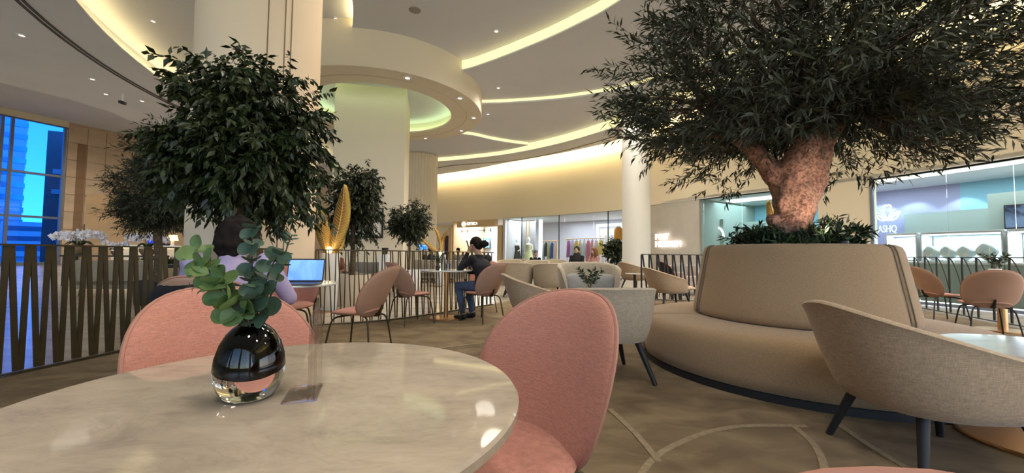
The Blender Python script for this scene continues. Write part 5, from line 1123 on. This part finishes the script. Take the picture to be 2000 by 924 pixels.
# ------------------------------------------------------------------ table things further away
lt = thing('laptop', 'open laptop with a glowing blue screen on the small round table', 'laptop', (-1.86, 3.56, 0.736), R(9))
alu = mat('laptop_grey', (0.16, 0.16, 0.18), 0.4, 0.6)
ob('base', box(0, -0.11, 0.009, 0.31, 0.215, 0.016, 0.004), alu, lt); ob('keyboard', box(0, -0.085, 0.0178, 0.27, 0.11, 0.002), M['black'], lt, smooth=False); ob('trackpad', box(0, -0.175, 0.0176, 0.10, 0.06, 0.0015), alu, lt, smooth=False)
lid = ob('lid', xf(box(0, 0, 0.108, 0.31, 0.009, 0.216, 0.003), T(0, 0.0, 0.014, 0, R(-14))), M['black'], lt)
ob('display', xf(box(0, -0.0056, 0.110, 0.292, 0.001, 0.185), T(0, 0.0, 0.014, 0, R(-14))), screen_mat('laptop_display', (0.10, 0.24, 0.78), (0.15, 0.32, 0.88), 5, 0.95), lid, smooth=False)
tumb_m = pane_mat('tumbler_glass', (0.93, 0.95, 0.95), 1.5); amber = mat('amber_drink', (0.30, 0.11, 0.03), 0.3)
def tumbler(label, x, y, z, h=0.11, r=0.034, fill=None, grp=None):
    t = thing('glass_tumbler', label, 'glass', (x, y, z), 0, grp); ob('glass', lathe([(0.001,0.0),(r*0.85,0.0),(r,h),(r-0.003,h),(r*0.85-0.003,0.006),(0.001,0.006)], 24), tumb_m, t)
    if fill: ob('drink', lathe([(0.001,0.008),(r*0.8,0.008),(r*0.83,h*0.3),(0.001,h*0.3)], 20), fill, t)
tumbler('tumbler with an amber rest standing left of the laptop', -2.02, 3.42, 0.736, 0.15, 0.036, amber)
GG = 'glasses on the tall brass table'
tumbler('clear glass nearest the phone holding woman on the brass table', -0.83, 6.20, 0.766, 0.13, 0.035, None, GG); tumbler('short clear glass in the middle of the brass table', -0.98, 6.08, 0.766, 0.10, 0.036, None, GG)
bt = thing('water_bottle', 'tall clear water bottle on the brass table', 'bottle', (-1.08, 6.22, 0.766)); ob('glass', lathe([(0.001,0),(0.036,0),(0.036,0.17),(0.014,0.23),(0.014,0.27),(0.001,0.27)], 24), tumb_m, bt); ob('cap', lathe([(0.001,0.268),(0.016,0.268),(0.016,0.29),(0.001,0.29)], 16), M['white'], bt)
def sprig(label, x, y, z, h, n, potr, pm, ls=0.06, spread=0.14):
    t = thing('potted_sprig', label, 'plant', (x, y, z)); ob('pot', lathe([(0.001,0.0),(potr*0.8,0.0),(potr,potr*0.9),(potr*0.9,potr*2.0),(potr*0.7,potr*2.0),(0.001,potr*1.8)], 28), pm, t)
    org = []; drs = []; st_ = []
    for k in range(n):
        a = 2*math.pi*k/n + random.uniform(-.3,.3); tip = Vector((spread*math.cos(a), spread*math.sin(a)*0.6, potr*2 + h*random.uniform(0.75, 1.0))); st_.append(tube(smooth_path([(0,0,potr*1.7),(tip.x*0.3,tip.y*0.3,potr*2 + h*0.4),tuple(tip)], 4), 0.003, 5))
        for f in np.linspace(0.3, 1, 9): q = Vector((0,0,potr*1.7)).lerp(tip, f); org.append(tuple(q)); drs.append(tuple((tip - Vector((0,0,potr*1.7))).normalized()))
    Pl, Rl = twig_leaves(np.array(org), np.array(drs), 3, np.full(len(org), 0.02), 0.9, 0.1); leaves_to(t, Pl, Rl, leaf_T(ls*0.5, ls), rng.uniform(0.8, 1.2, len(Pl)), M['shrub']); ob('stems', join(*st_), M['twig'], t)
sprig('dark leaf sprig in a small black vase between the greige armchairs', 0.93, 4.70, 0.53, 0.24, 5, 0.045, M['black'])
sprig('dark sprig in a black vase on the tall brass table', -1.14, 6.10, 0.766, 0.16, 4, 0.035, M['black'], 0.04, 0.05)
sprig('wispy dark plant in a white pot on the table beside the right railing', 6.95, 5.68, 0.75, 0.24, 5, 0.07, M['white'], 0.06, 0.15)
# ------------------------------------------------------------------ lobby side and background furniture
def make_sofa(label, loc, rz, w, m, h=0.78, d=0.85, grp=None, ncush=0, legs=True):
    t = thing('sofa', label, 'sofa', loc, rz, grp)
    ob('base', box(0, 0, 0.27, w, d, 0.22, 0.04), M[m], t); ob('backrest', box(0, -d/2 + 0.09, 0.5, w, 0.18, h - 0.22, 0.06), M[m], t)
    for s in (-1, 1): ob('arm', box(s*(w/2 - 0.07), 0, 0.42, 0.14, d, 0.40, 0.05), M[m], t)
    n = max(1, round(w/0.8))
    for k in range(n): ob('seat_cushion', box(-w/2 + 0.14 + (w-0.28)*(k+0.5)/n, 0.06, 0.43, (w-0.28)/n - 0.01, d - 0.2, 0.14, 0.045), M[m], t)
    if legs:
        for sx in (-1, 1):
            for sy in (-1, 1): ob('leg', tube([(sx*(w/2-0.1), sy*(d/2-0.1), 0.17), (sx*(w/2-0.08), sy*(d/2-0.08), 0.0)], [0.025, 0.018], 8), M['black'], t)
    return t
M['greysofa'] = mat('grey_sofa', (0.24, 0.22, 0.20), 0.95, weave=200); M['tansofa'] = mat('tan_sofa', (0.33, 0.26, 0.18), 0.95, weave=200); M['blushsofa'] = mat('blush_sofa', (0.42, 0.33, 0.29), 0.95, weave=200)
make_sofa('long grey sofa seen from behind beyond the tall brass table', (-2.55, 14.35, -0.015), R(4), 1.9, 'greysofa', 0.84)
make_sofa('grey two seat sofa under the framed picture on the square column', (-3.75, 10.3, -0.015), R(176), 1.3, 'greysofa', 0.80)
make_sofa('blush club chair under the long haired guest by the cream tub', (-3.97, 8.72, -0.015), R(-140), 0.95, 'blushsofa', 0.74)
make_sofa('grey sofa facing us under the man in the navy suit', (-2.8, 15.8, -0.015), R(168), 1.3, 'greysofa', 0.8)
make_sofa('tan bench sofa before the optician shop under two guests', (-2.08, 17.5, -0.015), R(172), 1.9, 'tansofa', 0.76)
make_sofa('beige lobby sofa seen from behind the left railing', (-8.95, 9.35, -0.015), R(10), 1.75, 'tansofa', 0.84)
make_sofa('grey lobby armchair behind the person in lilac', (-6.15, 8.05, -0.015), R(60), 0.95, 'greysofa', 0.88)
make_sofa('blush sofa with cushions beyond the dark railing', (5.0, 10.9, -0.015), R(200), 1.5, 'blushsofa', 0.80)
cushion('grey cushion on the blush sofa, left', 4.68, 10.92, 0.66, R(20), R(-15), 0.42, 0.36, 'greycush', 'cushions on the blush sofa'); cushion('pale cushion on the blush sofa, right', 5.2, 10.75, 0.66, R(14), R(-15), 0.42, 0.36, 'brightcush', 'cushions on the blush sofa')
dup(lounge, (3.72, 11.85, 0.0), R(-60), 'pale lounge chair with a grey cushion at the foot of the slim round column', TG, 1.05)
cushion('long grey cushion lying in the lounge chair by the slim round column', 3.72, 11.9, 0.62, R(35), R(-35), 0.52, 0.30, 'brightcush')
make_beetle('black shell chair behind the dark railing', R(-80), (3.95, 9.75, 0), None, 'black', 'black', 'dark')
# dark round side table beside the black chair
round_table('small dark table behind the dark railing beside the lounge chair', 3.3, 10.6, 0.25, 'marble2', 0.55, 0.18, leg='dark')
# picture on the square column
aw = math.atan(0.2); fc = Vector((-4.53, 11.975)); fr = thing('framed_picture', 'black framed picture with a red block on the square column', 'picture', (fc.x + 0.02, fc.y - 0.035, 1.94), aw)
ob('frame', join(box(-0.70,0,0,0.05,0.05,0.92), box(0.55,0,0,0.05,0.05,0.92), box(-0.075,0,0.44,1.3,0.05,0.05), box(-0.075,0,-0.44,1.3,0.05,0.05)), M['black'], fr, smooth=False)
ob('mount', box(-0.075, 0.005, 0, 1.2, 0.02, 0.84), M['white'], fr, smooth=False); ob('red_block', box(0.12, -0.008, 0.12, 0.20, 0.006, 0.30), mat('picture_red', (0.55, 0.04, 0.03), 0.7), fr, smooth=False)
# kiosk screen, black vase on plinth
kx, ky = -3.58, 15.9
ks = thing('information_screen', 'small blue information screen on a slim stand before the fluted column', 'screen', (kx, ky, -0.015), R(12))
ob('stand', join(box(0, 0.04, 0.6, 0.06, 0.05, 1.2), box(0, 0.04, 0.01, 0.4, 0.3, 0.02)), M['dark'], ks, smooth=False); ob('bezel', box(0, 0, 1.29, 0.36, 0.035, 0.24, 0.006), M['black'], ks); ob('display', box(0, -0.019, 1.29, 0.33, 0.004, 0.20), screen_mat('kiosk_display', (0.02, 0.12, 0.55), (0.10, 0.35, 0.85), 9, 1.2), ks, smooth=False)
bv = thing('plinth_vase', 'black vase on a slim pale plinth before the square column', 'vase', (-3.10, 9.65, -0.015)); ob('plinth', box(0, 0, 0.5, 0.22, 0.22, 1.0, 0.01), M['white'], bv); ob('vase', lathe([(0.001,1.0),(0.05,1.0),(0.085,1.16),(0.07,1.16),(0.001,1.05)], 20), M['black'], bv)
# golden leaf sculptures
def gold_leaf(par, base, tip, w, bow, side):
    b = Vector(base); p = Vector(tip); ax = (p-b).normalized(); sd_ = ax.cross(Vector((0, 1, 0))).normalized(); nr = sd_.cross(ax); L_ = (p-b).length
    def f(u, v):
        q = v; hw = w/2*(math.sin(math.pi*min(1, q*0.93+0.05))**0.7); a = (u*2-1)
        c = b + ax*(L_*q) + nr*(bow*math.sin(math.pi*q)) ; return c + sd_*(hw*a + side*0.10*math.sin(math.pi*q)) + nr*(0.05*a*a)
    bl = ob('leaf_blade', grid(f, 9, 22), M['gold'], par); sol = bl.modifiers.new('thick', 'SOLIDIFY'); sol.thickness = 0.006
    ribs = []
    for k in range(20):
        v = 0.06 + 0.86*k/20
        for s in (0, 1):
            pts = [f(0.5, v), f(0.5 + (0.24 if s else -0.24), v + 0.035), f(0.97 if s else 0.03, v + 0.07)]; ribs.append(tube([tuple(q + nr*-0.006) for q in pts], 0.0045, 4))
    rb = ob('ribs', join(*ribs), mat('gold_rib', (0.9, 0.7, 0.35), 0.3, 0.8) if 'gold_rib' not in bpy.data.materials else bpy.data.materials['gold_rib'], bl); rb['kind'] = 'stuff'
    ob('midrib', tube([tuple(f(0.5, k/12) - nr*0.006) for k in range(13)], 0.010, 6), M['brass'], bl)
def gold_plant(label, x, y, leaves, poth, potr, lamp):
    t = thing('leaf_sculpture', label, 'sculpture', (x, y, -0.015)); pot(t, 'p', poth, potr*0.75, potr, M['white']); ob('base', lathe([(0.001,-0.001),(0.27,-0.001),(0.27,0.014),(0.001,0.016)], 40), M['brass'], t)
    for lf in leaves: gold_leaf(t, *lf)
    ob('lamp_bulb', ball(0, -0.02, poth + 0.06, 0.05, 0.05, 0.06, 10), glow('bulb_warm', (1.0, 0.72, 0.32), 4.0), t)
    ld = bpy.data.lights.new('sculpture_lamp', 'POINT'); ld.energy = lamp; ld.color = (1.0, 0.72, 0.38); ld.shadow_soft_size = 0.06; o = bpy.data.objects.new('sculpture_lamp', ld); COL.objects.link(o); o.location = (x, y - 0.16, poth + 0.12)
gold_plant('big lit golden leaf sculpture at the right side of the huge column', -3.25, 7.05, [((0.02,0,1.0),(0.22,0,2.26),0.30,0.05,-0.3), ((-0.06,0.02,1.0),(-0.30,0.05,1.92),0.26,0.05,0.3), ((0.05,0.15,1.0),(0.05,0.3,1.6),0.2,0.05,0.2)], 1.02, 0.17, 4)
gold_plant('smaller golden leaf sculpture before the corridor beside the optician shop', -2.28, 12.6, [((0.0,0,1.0),(-0.24,0,1.92),0.12,0.06,-0.8), ((0.03,0,1.0),(0.20,0,1.80),0.11,0.06,0.8), ((-0.03,0.1,1.0),(-0.60,0,1.50),0.14,0.05,0.2)], 1.0, 0.17, 1.5)
gold_plant('golden leaf sculpture half hidden behind the olive trunk', 5.62, 8.15, [((0.0,0,1.0),(-0.28,0,2.22),0.26,0.06,-0.4), ((0.03,0,1.0),(0.28,0,2.1),0.26,0.06,0.4)], 1.0, 0.17, 5)
# console with orchids
con = thing('console_table', 'dark console table carrying white orchids behind the left railing', 'table', (-11.6, 11.6, -0.015), R(12)); dw = mat('dark_wood', (0.025, 0.015, 0.010), 0.4)
ob('top', box(0, 0, 0.86, 2.4, 0.5, 0.05, 0.008), dw, con)
for sx in (-1, 1):
    for sy in (-1, 1): ob('leg', box(sx*1.12, sy*0.18, 0.42, 0.07, 0.07, 0.84, 0.006), dw, con)
orch_w = mat('orchid_petal', (0.74, 0.72, 0.78), 0.6, island=0.12); bowl_m = mat('bowl_bronze', (0.22, 0.15, 0.09), 0.4, 0.3)
def orchid(label, x, y, z, s, h, n):
    t = thing('potted_orchid', label, 'flower', (x, y, z), 0, 'white orchids on the console'); ob('bowl', lathe([(0.001,0),(0.09*s,0),(0.16*s,0.10*s),(0.17*s,0.19*s),(0.15*s,0.19*s),(0.001,0.16*s)], 28), bowl_m, t)
    stems = []; V = []; F = []
    for k in range(n):
        a = 2*math.pi*k/n; tip = Vector((0.34*s*math.cos(a), 0.22*s*math.sin(a), h*random.uniform(0.75,1.0))); pts = smooth_path([(0,0,0.15*s),(tip.x*0.35,tip.y*0.35,h*0.75),tuple(tip),(tip.x*1.3,tip.y*1.3,tip.z - 0.06)], 5); stems.append(tube(pts, 0.005, 5))
        for q in pts[6:]:
            for _ in range(2):
                c = Vector(q) + Vector((random.uniform(-.06,.06), random.uniform(-.06,.06), random.uniform(-.06,.06)))*s; zz_ = Vector((random.uniform(-.6,.6), -1, random.uniform(-.2,.5))).normalized(); xx_ = zz_.cross(Vector((0,0,1))).normalized(); yy_ = zz_.cross(xx_); r = 0.048*s
                for j in range(5):
                    an = 2*math.pi*j/5; d = xx_*math.cos(an) + yy_*math.sin(an); e = xx_*-math.sin(an) + yy_*math.cos(an); i0 = len(V); V += [tuple(c), tuple(c + d*r*0.6 + e*r*0.42 + zz_*0.01), tuple(c + d*r*1.1), tuple(c + d*r*0.6 - e*r*0.42 + zz_*0.01)]; F.append((i0, i0+1, i0+2, i0+3))
    ob('stems', join(*stems), M['twig'], t); ob('blossoms', (V, F), orch_w, t, smooth=False)['kind'] = 'stuff'
    lv = []
    for k in range(6):
        a = k*1.05; lv.append(tube(smooth_path([(0,0,0.15*s),(0.12*s*math.cos(a),0.10*s*math.sin(a),0.30*s),(0.26*s*math.cos(a),0.2*s*math.sin(a),0.22*s)], 4), [0.012,0.02,0.026,0.03,0.03,0.026,0.02,0.012,0.004], 6))
    ob('leaves', join(*lv), M['shrub'], t)
orchid('large white orchid at the left end of the console', -12.5, 11.40, 0.855, 1.35, 0.70, 8); orchid('low white orchid in the middle of the console', -11.62, 11.60, 0.855, 0.75, 0.40, 5); orchid('white orchid at the right end of the console', -10.85, 11.76, 0.855, 1.2, 0.66, 7)
gp = thing('grass_planter', 'dark planter box of short green grass behind the left olive tree', 'planter', (-9.0, 10.5, -0.015), R(12)); ob('box', box(0, 0, 0.33, 1.6, 0.36, 0.66, 0.01), M['black'], gp)
nb = 900; og = np.stack([rng.uniform(-.76,.76,nb), rng.uniform(-.15,.15,nb), np.full(nb,0.66)], axis=1); dz_ = unit(rng.normal(0,0.25,(nb,3)) + np.array([0,0,1.0])); xg = unit(np.cross(dz_, rng.normal(size=(nb,3)))); Rg = np.stack([xg, dz_, np.cross(xg, dz_)], axis=2); leaves_to(gp, og, Rg, leaf_T(0.02, 0.22), rng.uniform(0.6,1.2,nb), M['shrub'], 0, 'grass')
# reception
rc = thing('reception_counter', 'lit cream reception counter behind the left olive tree', 'counter', (-14.95, 17.0, -0.015), R(35)); ob('front', box(0, 0, 0.6, 3.2, 0.5, 1.2, 0.01), mat('counter_cream', (0.72, 0.62, 0.48), 0.5), rc); ob('top', box(0, 0, 1.225, 3.4, 0.7, 0.05, 0.01), M['white'], rc); ob('light_line', box(0, -0.27, 1.15, 3.1, 0.02, 0.03), glow('counter_light', (1.0, 0.85, 0.6), 3.0), rc, smooth=False)
tl_ = thing('table_lamp', 'small cream table lamp glowing on the reception counter', 'lamp', (-14.72, 17.1, 1.235)); ob('base', lathe([(0.001,0),(0.09,0),(0.09,0.02),(0.055,0.03),(0.06,0.2),(0.02,0.24),(0.001,0.24)], 24), M['white'], tl_); ob('lamp_shade', lathe([(0.20,0.22),(0.15,0.46),(0.145,0.46),(0.195,0.22)], 32, 0, 0, 0, True), mat('shade_cream', (0.8, 0.66, 0.42), 0.8, emit=(1.0, 0.72, 0.38), es=1.3), tl_)
dm = thing('desk_screen', 'small blue desk screen on the reception counter', 'screen', (-15.28, 16.85, 1.235), R(35)); ob('stand', box(0, 0, 0.04, 0.16, 0.1, 0.08), M['black'], dm, smooth=False); ob('panel', box(0, 0, 0.22, 0.46, 0.03, 0.28, 0.006), M['black'], dm); ob('display', box(0, -0.017, 0.22, 0.43, 0.004, 0.25), screen_mat('desk_display', (0.01, 0.03, 0.5), (0.03, 0.08, 0.8), 5, 1.0), dm, smooth=False)
struct('wall_reception', box(-20.5, 25.5, 2.2, 11, 0.3, 4.4, 0, R(18)), mat('wood_tan', (0.50, 0.33, 0.18), 0.6, var=(0.8, 0.15)), smooth=False)
pc = wb + tn*(ln*0.34) + nrm*0.16
pf = thing('framed_picture', 'dark navy framed panel low on the beige stone wall', 'picture', (pc.x, pc.y, 2.05), ang); ob('frame', box(0, 0, 0, 1.3, 0.08, 1.5, 0.01), M['black'], pf); ob('panel', box(0, -0.045, 0, 1.0, 0.01, 1.15), mat('panel_navy', (0.02, 0.03, 0.10), 0.3), pf, smooth=False)
